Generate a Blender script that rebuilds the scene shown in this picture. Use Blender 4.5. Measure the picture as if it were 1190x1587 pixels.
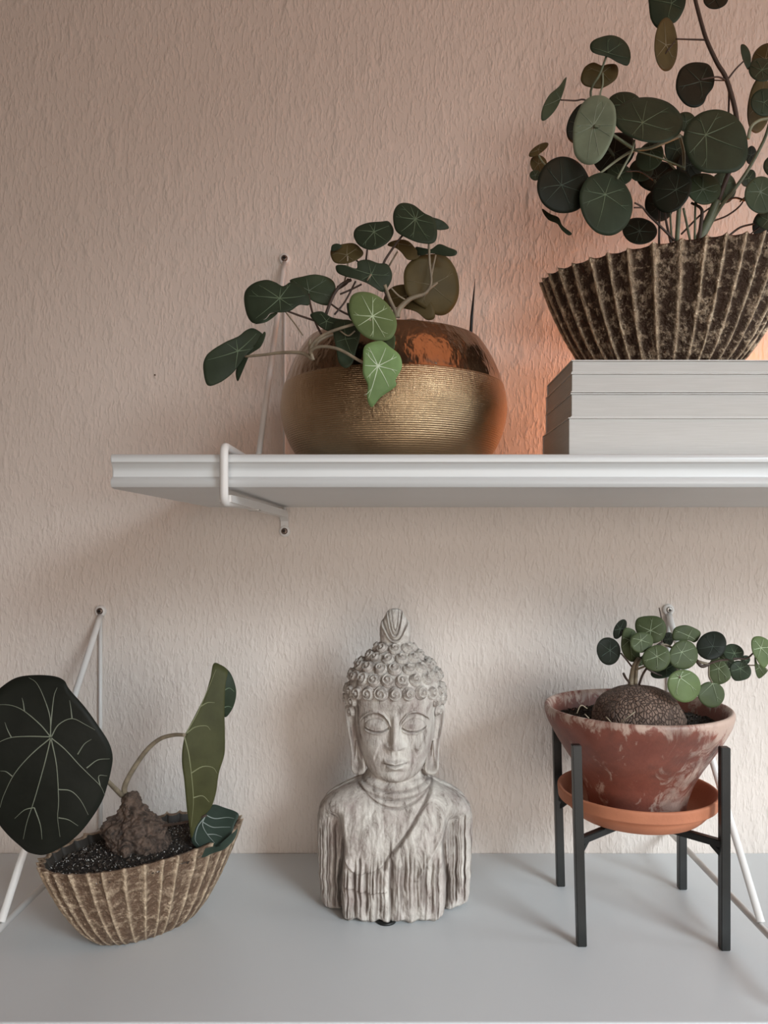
import bpy, bmesh, math, random
import numpy as np
from mathutils import Vector, Matrix, noise
random.seed(7)
for o in list(bpy.data.objects): bpy.data.objects.remove(o)
C = bpy.context.scene.collection
sc = bpy.context.scene
R = math.radians
# ------------------------------------------------------------------ camera
F = 1200.0; CX = 612.0; CY = 845.0; H = 0.340
WALL = 0.856                       # y of the wall surface; shelves reach forward to 0.555
cam = bpy.data.cameras.new('camera'); co = bpy.data.objects.new('camera', cam); C.objects.link(co)
co.location = (0, 0, H); co.rotation_euler = (R(90), 0, 0)
cam.sensor_fit = 'HORIZONTAL'; cam.sensor_width = 36; cam.lens = 36*F/1190
cam.shift_x = -(CX-595)/1190; cam.shift_y = (CY-793.5)/1190
cam.clip_start = 0.02
sc.camera = co
# ------------------------------------------------------------------ world, lights, exposure
w = bpy.data.worlds.new('world'); sc.world = w; w.use_nodes = True
w.node_tree.nodes['Background'].inputs[0].default_value = (0.6, 0.55, 0.5, 1)
w.node_tree.nodes['Background'].inputs[1].default_value = 0.3
def area(name, loc, target, sx, sy, power, color, spread=180):
    l = bpy.data.lights.new(name, 'AREA'); l.shape = 'RECTANGLE'; l.size = sx; l.size_y = sy
    l.energy = power; l.color = color; l.spread = R(spread)
    o = bpy.data.objects.new(name, l); C.objects.link(o); o.location = loc
    d = Vector(target)-Vector(loc); o.rotation_euler = d.to_track_quat('-Z', 'Y').to_euler(); return o
# daylight from the window to the right, behind the camera (spread narrowed and aimed low to dim the upper wall)
area('window_daylight', (1.45, -1.15, 0.93), (0.16, 0.75, -0.24), 0.95, 0.7, 5.2, (0.82, 0.93, 1.0), 42)
# narrow side window close to the shelf wall
area('side_window_daylight', (1.55, 0.30, 0.50), (0.0, 0.62, 0.30), 0.45, 0.6, 3.4, (0.92, 0.97, 1.0), 130)
# unseen frontal fill panel, added to lift the shadows
area('fill_panel', (0.55, -1.9, 0.08), (0.2, 0.8, 0.0), 2.0, 1.2, 11.4, (1.0, 0.90, 0.82), 95)
# warm ceiling lamp near the wall
area('ceiling_lamp', (0.75, 0.20, 1.55), (0.25, 0.85, 0.5), 0.9, 0.9, 2.7, (1.0, 0.38, 0.18))
# orange lamp standing behind the books, right of the frame
def point(name, loc, power, color, r):
    l = bpy.data.lights.new(name, 'POINT'); l.energy = power; l.color = color; l.shadow_soft_size = r
    o = bpy.data.objects.new(name, l); C.objects.link(o); o.location = loc; return o
point('orange_lamp', (0.345, 0.775, 0.455), 1.2, (1.0, 0.25, 0.01), 0.03)
sc.view_settings.view_transform = 'Standard'; sc.view_settings.look = 'None'
sc.view_settings.gamma = 1; sc.view_settings.use_curve_mapping = False
sc.view_settings.exposure = -0.19

# ------------------------------------------------------------------ helpers
def P(px, py, Y):                   # point at depth Y seen at photograph position px, py
    return Vector(((px-CX)/F*Y, Y, H-(py-CY)/F*Y))
def tagp(o, label=None, cat=None, group=None, kind=None):
    if label: o['label'] = label
    if cat: o['category'] = cat
    if group: o['group'] = group
    if kind: o['kind'] = kind
    return o
def mesh(name, V, Fc, mats, parent=None, smooth=True, mi=None):
    me = bpy.data.meshes.new(name)
    me.from_pydata([tuple(v) for v in V], [], [tuple(f) for f in Fc]); 
    if not isinstance(mats, (list, tuple)): mats = [mats]
    for m in mats: me.materials.append(m)
    if mi is not None: me.polygons.foreach_set('material_index', mi)
    if smooth: me.polygons.foreach_set('use_smooth', [True]*len(me.polygons))
    me.update()
    o = bpy.data.objects.new(name, me); C.objects.link(o)
    if parent: attach(o, parent)
    return o
def root_loc(o):
    l = Vector(o.location)
    while o.parent: o = o.parent; l += Vector(o.location)
    return l
def attach(o, parent):              # parts are modelled in world space, moved under their thing here
    off = root_loc(parent)
    if o.data: o.data.transform(Matrix.Translation(-off))
    o.parent = parent
def empty(name, loc, label, cat, group=None):
    o = bpy.data.objects.new(name, None); C.objects.link(o); o.location = loc; o.empty_display_size = .02
    return tagp(o, label, cat, group)
def grid_faces(nr, nc, wrap=True, flip=False):
    f = []
    for i in range(nr-1):
        for j in range(nc if wrap else nc-1):
            a = i*nc+j; b = i*nc+(j+1) % nc; c = (i+1)*nc+(j+1) % nc; d = (i+1)*nc+j
            f.append((a, d, c, b) if flip else (a, b, c, d))
    return f
def fcr(pts, n, closed=False):      # Catmull-Rom
    pts = [Vector(p) for p in pts]; N = len(pts); out = []
    if closed:
        for i in range(N):
            p0, p1, p2, p3 = pts[i-1], pts[i], pts[(i+1) % N], pts[(i+2) % N]
            for k in range(n):
                t = k/n
                out.append(.5*((2*p1)+(p2-p0)*t+(2*p0-5*p1+4*p2-p3)*t*t+(3*p1-p0-3*p2+p3)*t**3))
        return out
    if N == 2: return [pts[0].lerp(pts[1], k/n) for k in range(n+1)]
    for i in range(N-1):
        p1, p2 = pts[i], pts[i+1]; p0 = pts[i-1] if i else p1*2-p2; p3 = pts[i+2] if i+2 < N else p2*2-p1
        for k in range(n):
            t = k/n
            out.append(.5*((2*p1)+(p2-p0)*t+(2*p0-5*p1+4*p2-p3)*t*t+(3*p1-p0-3*p2+p3)*t**3))
    out.append(pts[-1]); return out
def tube_geo(pts, r, seg=8, V=None, Fc=None):
    if V is None: V = []; Fc = []
    n = len(pts); base = len(V)
    rr = r if isinstance(r, (list, tuple)) else [r]*n
    up = None
    for i, p in enumerate(pts):
        t = (pts[min(i+1, n-1)]-pts[max(i-1, 0)]).normalized()
        if up is None:
            up = Vector((0, 0, 1)) if abs(t.z) < .9 else Vector((1, 0, 0))
        a = t.cross(up).normalized(); b = a.cross(t).normalized(); up = b
        for k in range(seg):
            th = 2*math.pi*k/seg
            V.append(p+(a*math.cos(th)+b*math.sin(th))*rr[i])
    for i in range(n-1):
        for k in range(seg):
            Fc.append((base+i*seg+k, base+i*seg+(k+1) % seg, base+(i+1)*seg+(k+1) % seg, base+(i+1)*seg+k))
    Fc.append(tuple(base+k for k in range(seg))[::-1]); Fc.append(tuple(base+(n-1)*seg+k for k in range(seg)))
    return V, Fc
def tube(name, pts, r, mat, parent=None, seg=8, sub=6):
    pp = fcr(pts, sub) if len(pts) > 2 else [Vector(p) for p in pts]
    n = len(pp)
    if isinstance(r, tuple): r = [r[0]+(r[1]-r[0])*i/(n-1) for i in range(n)]
    V, Fc = tube_geo(pp, r, seg)
    return mesh(name, V, Fc, mat, parent)
def box(name, x0, x1, y0, y1, z0, z1, mat, parent=None, bev=0.0, seg=2):
    bm = bmesh.new(); bmesh.ops.create_cube(bm, size=1)
    for v in bm.verts:
        v.co = Vector((x0 if v.co.x < 0 else x1, y0 if v.co.y < 0 else y1, z0 if v.co.z < 0 else z1))
    if bev: bmesh.ops.bevel(bm, geom=bm.edges[:], offset=bev, segments=seg, affect='EDGES', profile=.5)
    me = bpy.data.meshes.new(name); bm.to_mesh(me); bm.free(); me.materials.append(mat)
    o = bpy.data.objects.new(name, me); C.objects.link(o)
    if parent: attach(o, parent)
    return o
def lathe(name, prof, cx, cy, mat, parent=None, seg=72, jitter=None):
    V = []; n = len(prof)
    for r, z in prof:
        for k in range(seg):
            th = 2*math.pi*k/seg
            V.append((cx+r*math.cos(th), cy+r*math.sin(th), z))
    Fc = grid_faces(n, seg)
    Fc.append(tuple(range(seg))[::-1])
    Fc.append(tuple((n-1)*seg+k for k in range(seg)))
    return mesh(name, V, Fc, mat, parent)

# ------------------------------------------------------------------ materials
def nodes(name):
    m = bpy.data.materials.new(name); m.use_nodes = True
    nt = m.node_tree; b = nt.nodes['Principled BSDF']; return m, nt, b
def N(nt, t, **kw):
    n = nt.nodes.new(t)
    for k, v in kw.items():
        if k.startswith('i_'):
            key = k[2:]
            n.inputs[int(key) if key.isdigit() else key].default_value = v
        else: setattr(n, k, v)
    return n
def L(nt, a, b): nt.links.new(a, b)
def coords(nt, scale=(1, 1, 1), which='Object'):
    tc = N(nt, 'ShaderNodeTexCoord'); mp = N(nt, 'ShaderNodeMapping'); mp.inputs['Scale'].default_value = scale
    L(nt, tc.outputs[which], mp.inputs[0]); return mp.outputs[0]
def tex(nt, co_, scale, detail=4, rough=.55, dist=0):
    n = N(nt, 'ShaderNodeTexNoise'); n.inputs['Scale'].default_value = scale; n.inputs['Detail'].default_value = detail
    n.inputs['Roughness'].default_value = rough; n.inputs['Distortion'].default_value = dist
    L(nt, co_, n.inputs['Vector']); return n.outputs['Fac']
def ramp(nt, fac, stops):
    r = N(nt, 'ShaderNodeValToRGB'); e = r.color_ramp.elements
    while len(e) < len(stops): e.new(.5)
    for el, (p, c) in zip(e, stops):
        el.position = p; el.color = (c[0], c[1], c[2], 1) if isinstance(c, (tuple, list)) else (c, c, c, 1)
    L(nt, fac, r.inputs[0]); return r.outputs[0]
def bump(nt, b, h, strength, dist=.001):
    n = N(nt, 'ShaderNodeBump'); n.inputs['Strength'].default_value = strength; n.inputs['Distance'].default_value = dist
    L(nt, h, n.inputs['Height']); L(nt, n.outputs[0], b.inputs['Normal']); return n
def mixc(nt, fac, a, b_, mode='MIX'):
    n = N(nt, 'ShaderNodeMix', data_type='RGBA', blend_type=mode)
    if hasattr(fac, 'links'): L(nt, fac, n.inputs[0])
    else: n.inputs[0].default_value = fac
    for s, v in ((6, a), (7, b_)):
        if hasattr(v, 'links'): L(nt, v, n.inputs[s])
        else: n.inputs[s].default_value = (v[0], v[1], v[2], 1)
    return n.outputs[2]
def math_(nt, op, a, b_=0.0):
    n = N(nt, 'ShaderNodeMath', operation=op)
    for i, v in ((0, a), (1, b_)):
        if hasattr(v, 'links'): L(nt, v, n.inputs[i])
        else: n.inputs[i].default_value = v
    return n.outputs[0]

def mat_plain(name, col, rough=.5, metal=0, var=.12, scale=40, bmp=0, bscale=300):
    m, nt, b = nodes(name); c = coords(nt)
    f = tex(nt, c, scale)
    lo = tuple(x*(1-var) for x in col); hi = tuple(min(1, x*(1+var)) for x in col)
    L(nt, ramp(nt, f, [(.3, lo), (.7, hi)]), b.inputs['Base Color'])
    b.inputs['Roughness'].default_value = rough; b.inputs['Metallic'].default_value = metal
    if bmp: bump(nt, b, tex(nt, c, bscale), bmp, .0006)
    return m
def mat_wallpaper():
    m, nt, b = nodes('woodchip_wallpaper')
    c1 = coords(nt, (1, 1, .34)); n1 = tex(nt, c1, 300, 2, .5, .3)
    c2 = coords(nt, (1, 1, .5)); n2 = tex(nt, c2, 65, 2, .5, .3)
    n3 = tex(nt, coords(nt), 4, 2)
    h = math_(nt, 'ADD', ramp(nt, n1, [(.48, 0.0), (.68, 1.0)]), math_(nt, 'MULTIPLY', ramp(nt, n2, [(.52, 0.0), (.75, 1.0)]), 1.6))
    L(nt, ramp(nt, n3, [(.3, (.69, .62, .565)), (.7, (.72, .65, .595))]), b.inputs['Base Color'])
    b.inputs['Roughness'].default_value = .85
    bump(nt, b, h, .5, .0012); return m
M = {}
M['wall'] = mat_wallpaper()
M['room'] = mat_plain('room_paint', (.60, .50, .42), .9)
M['floor'] = mat_plain('wood_floor', (.24, .15, .09), .5)
M['white'] = mat_plain('white_lacquer', (.68, .705, .71), .32, 0, .02, 8, .03, 60)
M['white_metal'] = mat_plain('white_enamel', (.72, .71, .69), .35, 0, .03, 30)
M['table'] = mat_plain('white_table', (.64, .665, .675), .38, 0, .03, 3)
M['steel'] = mat_plain('screw_steel', (.16, .12, .10), .4, .8)
M['bright_steel'] = mat_plain('bright_screw', (.5, .48, .45), .35, .9)
M['hole'] = mat_plain('black_recess', (.01, .01, .01), .9)
M['black'] = mat_plain('black_steel', (.013, .0145, .014), .4, .2, .2, 60, .1, 500)
M['paper'] = None
def mat_pages():
    m, nt, b = nodes('page_edges'); c = coords(nt, (1, 1, 1)); 
    n = tex(nt, coords(nt, (.02, .02, 1)), 1800, 2); n2 = tex(nt, coords(nt, (.15, .15, 1)), 90, 2)
    L(nt, mixc(nt, math_(nt, 'MULTIPLY', n2, .25), ramp(nt, n, [(.2, (.50, .495, .475)), (.8, (.60, .595, .575))]), (.55, .53, .50)), b.inputs['Base Color'])
    b.inputs['Roughness'].default_value = .8; bump(nt, b, n, .25, .0003); return m
M['paper'] = mat_pages()
M['cover'] = mat_plain('white_cover_card', (.60, .595, .575), .5, 0, .04)
M['cover_dark'] = mat_plain('grey_cover_card', (.30, .27, .24), .5, 0, .08)
def mat_gold(kind):
    m, nt, b = nodes('gold_'+kind); c = coords(nt)
    b.inputs['Metallic'].default_value = 1
    n = tex(nt, c, 14, 4, .6)
    if kind == 'smooth':
        L(nt, ramp(nt, n, [(.3, (.23, .175, .125)), (.7, (.33, .25, .18))]), b.inputs['Base Color'])
        b.inputs['Roughness'].default_value = .20
        bump(nt, b, tex(nt, coords(nt, (1, 1, .5)), 75, 3), .5, .004)
    else:
        L(nt, ramp(nt, n, [(.3, (.29, .20, .115)), (.7, (.46, .345, .21))]), b.inputs['Base Color'])
        b.inputs['Roughness'].default_value = .25
        cz = coords(nt, (1, 1, 1))
        wv = N(nt, 'ShaderNodeTexWave', wave_type='BANDS', bands_direction='Z'); wv.inputs['Scale'].default_value = 190
        wv.inputs['Distortion'].default_value = 2.5; wv.inputs['Detail'].default_value = 2; wv.inputs['Detail Scale'].default_value = 9
        L(nt, cz, wv.inputs['Vector'])
        n2 = tex(nt, coords(nt, (1, 1, .22)), 420, 2)
        h = math_(nt, 'ADD', math_(nt, 'MULTIPLY', wv.outputs['Fac'], .5), n2)
        bump(nt, b, h, .5, .0011)
    return m
M['gold_smooth'] = mat_gold('smooth'); M['gold_woven'] = mat_gold('woven')
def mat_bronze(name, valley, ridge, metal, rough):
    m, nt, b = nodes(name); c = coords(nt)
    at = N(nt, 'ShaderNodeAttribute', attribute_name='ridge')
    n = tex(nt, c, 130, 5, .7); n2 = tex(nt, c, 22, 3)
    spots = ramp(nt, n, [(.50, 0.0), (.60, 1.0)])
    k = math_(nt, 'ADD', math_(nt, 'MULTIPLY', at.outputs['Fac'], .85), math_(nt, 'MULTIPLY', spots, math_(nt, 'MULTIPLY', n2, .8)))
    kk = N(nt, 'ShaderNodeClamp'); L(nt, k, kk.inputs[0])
    L(nt, mixc(nt, kk.outputs[0], valley, ridge), b.inputs['Base Color'])  # ridges paler for wear plus painted highlights; valleys darkened
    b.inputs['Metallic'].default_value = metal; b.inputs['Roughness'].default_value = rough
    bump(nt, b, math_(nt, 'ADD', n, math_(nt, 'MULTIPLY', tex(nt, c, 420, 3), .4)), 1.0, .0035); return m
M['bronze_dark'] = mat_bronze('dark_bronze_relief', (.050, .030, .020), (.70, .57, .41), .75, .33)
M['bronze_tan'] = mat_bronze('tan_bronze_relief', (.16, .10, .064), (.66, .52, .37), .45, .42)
M['bronze_in'] = mat_plain('bowl_inside', (.03, .025, .02), .6)
def mat_soil():
    m, nt, b = nodes('potting_soil'); c = coords(nt)
    n = tex(nt, c, 260, 5, .7)
    L(nt, ramp(nt, n, [(.35, (.006, .005, .004)), (.7, (.045, .034, .026))]), b.inputs['Base Color'])
    b.inputs['Roughness'].default_value = .95; bump(nt, b, n, 1, .004); return m
M['soil'] = mat_soil()
M['perlite'] = mat_plain('perlite', (.42, .40, .37), .9, 0, .3, 400)
M['bark_chip'] = mat_plain('bark_chip', (.05, .036, .026), .9, 0, .5, 300)
def mat_terra(name, stain):
    m, nt, b = nodes(name); c = coords(nt)
    n = tex(nt, c, 30, 4, .6)
    base = ramp(nt, n, [(.3, (.19, .06, .042)), (.7, (.28, .092, .062))]) if stain else ramp(nt, n, [(.3, (.42, .155, .08)), (.7, (.52, .20, .105))])
    if stain:
        at = N(nt, 'ShaderNodeAttribute', attribute_name='lime')
        s = tex(nt, coords(nt, (1, 1, .55)), 42, 6, .72, 1.6)
        k = ramp(nt, math_(nt, 'ADD', s, at.outputs['Fac']), [(.545, 0.0), (.66, .9)])
        base = mixc(nt, k, base, (.56, .42, .345))
        dk = ramp(nt, tex(nt, c, 16, 5, .65), [(.45, 0.0), (.62, .6)])
        base = mixc(nt, dk, base, (.10, .045, .035))
    L(nt, base, b.inputs['Base Color']); b.inputs['Roughness'].default_value = .5 if stain else .75
    bump(nt, b, tex(nt, c, 400, 3), .25, .0008); return m
M['terra_stained'] = mat_terra('weathered_terracotta', True); M['terra'] = mat_terra('plain_terracotta', False)
def mat_bark(name, lo, hi, kind):
    m, nt, b = nodes(name); c = coords(nt)
    if kind == 'cracked':
        v = N(nt, 'ShaderNodeTexVoronoi', feature='DISTANCE_TO_EDGE'); v.inputs['Scale'].default_value = 330
        wp = mixc(nt, .03, c, tex(nt, c, 60, 2)); L(nt, coords(nt, (1, 1, .6)), v.inputs['Vector'])
        h = ramp(nt, v.outputs['Distance'], [(0, 0.0), (.18, 1.0)])
        L(nt, mixc(nt, h, lo, ramp(nt, tex(nt, c, 90, 4), [(.3, tuple(x*.6 for x in hi)), (.7, hi)])), b.inputs['Base Color'])
        bump(nt, b, h, .9, .0012)
    else:
        n = tex(nt, c, 120, 6, .7, 1.0)
        L(nt, ramp(nt, n, [(.35, lo), (.65, hi)]), b.inputs['Base Color']); bump(nt, b, n, 1, .003)
    b.inputs['Roughness'].default_value = .75; return m
M['caudex_cracked'] = mat_bark('cracked_caudex', (.065, .040, .030), (.25, .16, .118), 'cracked')
M['caudex_rough'] = mat_bark('rough_caudex', (.012, .008, .006), (.17, .115, .085), 'rough')
def mat_stone():
    m, nt, b = nodes('whitewashed_stone'); c = coords(nt)
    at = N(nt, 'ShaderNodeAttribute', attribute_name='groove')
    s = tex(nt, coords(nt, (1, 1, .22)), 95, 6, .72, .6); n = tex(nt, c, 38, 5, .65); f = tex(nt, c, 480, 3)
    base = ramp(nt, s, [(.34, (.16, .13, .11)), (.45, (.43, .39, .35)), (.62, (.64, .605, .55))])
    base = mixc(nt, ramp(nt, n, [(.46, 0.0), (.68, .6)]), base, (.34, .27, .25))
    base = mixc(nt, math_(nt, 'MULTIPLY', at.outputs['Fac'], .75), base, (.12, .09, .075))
    L(nt, base, b.inputs['Base Color']); b.inputs['Roughness'].default_value = .85
    bump(nt, b, math_(nt, 'ADD', s, math_(nt, 'MULTIPLY', f, .5)), .9, .0012); return m
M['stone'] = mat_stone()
LEAF = {'night': ((.012, .0145, .0135), (.17, .19, .14)), 'black': ((.014, .018, .015), (.045, .065, .045)), 'dark': ((.031, .046, .034), (.12, .17, .10)),
        'mid': ((.064, .088, .050), (.30, .36, .23)), 'grey': ((.045, .066, .047), (.13, .17, .12)),
        'light': ((.115, .17, .085), (.50, .60, .40)), 'pale': ((.19, .25, .215), (.33, .39, .31)),
        'bright': ((.16, .27, .13), (.62, .72, .54)), 'brown': ((.085, .070, .036), (.22, .19, .12)),
        'olive': ((.052, .058, .028), (.17, .18, .09)), 'teal': ((.032, .052, .050), (.24, .28, .26))}
for k, (c, v) in LEAF.items():
    m, nt, b = nodes('leaf_'+k); c = (c[0]*1.08, c[1], c[2]*.82); cc = coords(nt)
    f = tex(nt, cc, 45, 3)
    L(nt, ramp(nt, f, [(.3, tuple(x*.82 for x in c)), (.7, tuple(x*1.2 for x in c))]), b.inputs['Base Color'])
    b.inputs['Roughness'].default_value = .5; b.inputs['Specular IOR Level'].default_value = .15
    bump(nt, b, tex(nt, cc, 160, 2), .25, .0008)
    tr = N(nt, 'ShaderNodeBsdfTranslucent'); tr.inputs[0].default_value = (c[0]*2, c[1]*2.2, c[2]*1.2, 1)
    mx = N(nt, 'ShaderNodeMixShader'); mx.inputs[0].default_value = .05
    out = nt.nodes['Material Output']; L(nt, b.outputs[0], mx.inputs[1]); L(nt, tr.outputs[0], mx.inputs[2]); L(nt, mx.outputs[0], out.inputs[0])
    M['leaf_'+k] = m
    M['vein_'+k] = mat_plain('vein_'+k, v, .55, 0, .1)
M['stem_pale'] = mat_plain('stem_pale', (.25, .27, .18), .5, 0, .2, 100)
M['stem_tan'] = mat_plain('stem_tan', (.24, .20, .14), .55, 0, .3, 120)
M['stem_green'] = mat_plain('stem_green', (.10, .12, .07), .5, 0, .3, 100)
M['stem_brown'] = mat_plain('stem_brown', (.055, .035, .026), .6, 0, .3, 100)

# ------------------------------------------------------------------ the room
XL, XR, YF, ZB, ZT = -1.7, 1.75, -2.5, -0.75, 1.75
tagp(box('wall_back', XL, XR, WALL, WALL+.1, ZB, ZT, M['wall']), kind='structure')
tagp(box('wall_left', XL-.1, XL, YF, WALL, ZB, ZT, M['room']), kind='structure')
tagp(box('wall_right', XR, XR+.1, YF, WALL, ZB, ZT, M['room']), kind='structure')
tagp(box('wall_front', XL, XR, YF-.1, YF, ZB, ZT, M['room']), kind='structure')
tagp(box('floor', XL, XR, YF, WALL, ZB-.1, ZB, M['floor']), kind='structure')
tagp(box('ceiling', XL, XR, YF, WALL, ZT, ZT+.1, M['room']), kind='structure')

# ------------------------------------------------------------------ shelves
ST = 0.4057; SB = 0.381            # upper shelf top and bottom
def upper_shelf():
    yf = .556
    prof = [(WALL, SB+.001), (yf+.006, SB), (yf+.0015, SB+.0008), (yf, SB+.003), (yf, SB+.0052), (yf+.001, SB+.0068), (yf+.0032, SB+.0078),
            (yf+.0038, SB+.0085), (yf+.0040, SB+.012), (yf+.0034, SB+.0155), (yf+.0022, SB+.0172), (yf+.0018, SB+.0180), (yf+.0004, SB+.0188), (yf, SB+.0205),
            (yf+.0003, SB+.0228), (yf+.0015, SB+.0242), (yf+.0035, ST), (WALL, ST)]
    V = []; n = len(prof)
    xs = [-.2044, -.2036, .75]
    for i, x in enumerate(xs):
        for (y, z) in prof:
            V.append((x, y+(.0006 if i == 0 and y < .6 else 0), z))
    Fc = []
    for i in range(2):
        for k in range(n):
            Fc.append((i*n+k, (i+1)*n+k, (i+1)*n+(k+1) % n, i*n+(k+1) % n))
    Fc.append(tuple(range(n))); Fc.append(tuple(2*n+k for k in range(n))[::-1])
    o = mesh('wall_shelf', V, Fc, M['white'], smooth=True)
    o.data.set_sharp_from_angle(angle=R(35))
    return tagp(o, 'upper white wall shelf with moulded front edge carrying the golden pot and books', 'shelf')
upper_shelf()
tb = box('wall_shelf', -.85, .95, .5505, WALL, -.03, 0, M['table'], bev=.0022, seg=3)
tagp(tb, 'lower wide white shelf on which the stone bust and black plant stand rest', 'shelf')

def eyelet(x, z, root, top=True, steel='steel'):
    V = []; Fc = []
    # flattened lug with a screw
    o = bpy.data.objects.new('eyelet', None)
    prof = [(.0001, WALL-.0048), (.0048, WALL-.0048), (.0058, WALL-.004), (.0060, WALL-.0005), (.0060, WALL)]
    seg = 28
    for r, y in prof:
        for k in range(seg):
            th = 2*math.pi*k/seg
            V.append((x+r*math.cos(th), y, z+r*math.sin(th)*1.08))
    Fc = grid_faces(len(prof), seg, flip=False)
    e = mesh('eyelet', V, Fc, M['white_metal'], root)
    V = []; prof = [(.0001, WALL-.0062), (.0022, WALL-.0064), (.0033, WALL-.0058), (.0036, WALL-.0047)]
    for r, y in prof:
        for k in range(20):
            th = 2*math.pi*k/20
            V.append((x+r*math.cos(th), y, z+r*math.sin(th)))
    s = mesh('screw', V, grid_faces(len(prof), 20), M[steel], root)
    V = []; Fc = []
    for a, b_ in ((.0019, .0005), (.0005, .0019)):
        bs = len(V)
        for yy in (WALL-.0068, WALL-.0058):
            V += [(x-a, yy, z-b_), (x+a, yy, z-b_), (x+a, yy, z+b_), (x-a, yy, z+b_)]
        Fc += [(bs, bs+1, bs+2, bs+3), (bs, bs+1, bs+5, bs+4), (bs+1, bs+2, bs+6, bs+5), (bs+2, bs+3, bs+7, bs+6), (bs+3, bs, bs+4, bs+7)]
    mesh('cross_slot', V, Fc, M['hole'], s, smooth=False)
def rounded(pts, r=.006):
    out = [Vector(pts[0])]
    for i in range(1, len(pts)-1):
        p = Vector(pts[i]); a = (Vector(pts[i-1])-p).normalized(); b = (Vector(pts[i+1])-p).normalized()
        A = p+a*r; B = p+b*r
        for k in range(6):
            t = k/5
            out.append(A*(1-t)**2+p*2*t*(1-t)+B*t*t)
    out.append(Vector(pts[-1])); return out
def rod(name, pts, r, root, seg=12, rb=.006):
    pp = rounded(pts, rb) if len(pts) > 2 else [Vector(p) for p in pts]
    V, Fc = tube_geo(pp, r, seg); return mesh(name, V, Fc, M['white_metal'], root)
def upper_bracket():
    x = -.1215; r = .0031
    root = empty('shelf_bracket', (x, WALL, .355), 'white wire bracket hooked around the upper shelf left of the golden pot', 'bracket')
    zt = .6555; zl = .3555
    eyelet(x, zt, root); eyelet(x, zl, root)
    yw = WALL-.0035
    rod('upright_rod', [(x, yw+.001, zt-.004), (x, yw+.001, zl+.004)], .0017, root)
    rod('diagonal_rod', [(x, yw-.001, zt-.005), (x+.0005, .832, .626), (x-.002, .695, ST+.0065), (x-.002, .66, ST+.0052)], .0027, root, rb=.01)
    rod('hook_rod', [(x, .70, ST+.0050), (x, .5505, ST+.0048), (x, .5505, SB-.0105), (x, .62, SB-.0085)], r, root, rb=.0065)
    # flat strap under the shelf running back to the wall
    V = []; Fc = []
    pts = [(.5545, SB-.0075, .0025), (.60, SB-.0072, .0030), (.70, SB-.0070, .0033), (WALL-.012, SB-.0068, .0036), (WALL-.005, SB-.011, .0036), (WALL-.0035, zl+.008, .0036)]
    for (y, z, hh) in pts:
        V += [(x-.0042, y, z-hh), (x+.0042, y, z-hh), (x+.0042, y, z+hh), (x-.0042, y, z+hh)]
    Fc = grid_faces(len(pts), 4); Fc.append((0, 1, 2, 3)); n = 4*(len(pts)-1); Fc.append((n+3, n+2, n+1, n))
    mesh('under_strap', V, Fc, M['white_metal'], root, smooth=False)
    box('clip', x-.0048, x+.0048, .664, .674, SB-.0115, SB-.0100, M['bright_steel'], root, .0004)
upper_bracket()
def lower_bracket(x, zt, label, steel):
    root = empty('shelf_bracket', (x, WALL, 0), label, 'bracket')
    yw = WALL-.0035
    eyelet(x, zt, root, steel=steel)
    rod('upright_rod', [(x, yw+.0005, zt-.004), (x, yw+.0005, .0265)], .0021, root)
    rod('diagonal_rod', [(x, yw, zt-.005), (x, .838, zt-.022), (x, .638, .0295)], .0032, root, rb=.012)
    rod('base_rod', [(x, yw, .0255), (x, .5435, .0255), (x, .5435, -.036), (x, .60, -.036)], .0030, root)
lower_bracket(-.3245, .2675, 'white wire bracket behind the big dark leaf at the lower shelf left', 'steel')
lower_bracket(.3015, .269, 'white wire bracket behind the terracotta bowl at the lower shelf right', 'bright_steel')
# small dark nail in the wall
nl = mesh('nail', *tube_geo([P(240, 581, WALL+.002), P(240, 581, WALL-.0035)], [.0009, .0009], 10), M['steel'])
tagp(nl, 'tiny dark nail head in the bare wall left of the golden pot', 'nail')

# ------------------------------------------------------------------ books
def book(x0, y0, y1, z0, z1, label, ln, cov='cover', cw=.0008):
    root = empty('book', ((x0+x0+ln)/2, (y0+y1)/2, z0), label, 'book', 'white books stacked under the shell bowl')
    g = .0004
    b = box('page_block', x0+.0008, x0+ln-.004, y0+.0010, y1-.002, z0+cw, z1-cw-g, M['paper'], root, .0006)
    # cover: lower board, upper board, spine on the far long side
    bm = bmesh.new()
    for (a0, a1, b0, b1, c0, c1) in ((x0, x0+ln, y0, y1, z0, z0+cw), (x0, x0+ln, y0, y1, z1-cw-g, z1-g), (x0, x0+ln, y1-.0018, y1, z0, z1-g)):
        r = bmesh.ops.create_cube(bm, size=1)
        for v in r['verts']:
            v.co = Vector((a0 if v.co.x < 0 else a1, b0 if v.co.y < 0 else b1, c0 if v.co.z < 0 else c1))
    me = bpy.data.meshes.new('cover'); bm.to_mesh(me); bm.free(); me.materials.append(M[cov])
    o = bpy.data.objects.new('cover', me); C.objects.link(o); attach(o, root)
    return root
book(.1338, .598, .702, ST, .4392, 'thickest white book at the bottom of the stack under the shell bowl', .24)
book(.1362, .600, .700, .4392, .4583, 'white book second from the bottom of the stack under the shell bowl', .235)
book(.1362, .599, .699, .4583, .4737, 'white book third from the bottom of the stack under the shell bowl', .238)
book(.1368, .600, .697, .4737, .4840, 'thinnest white book on top of the stack directly under the shell bowl', .232)
BK = .4840

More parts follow.
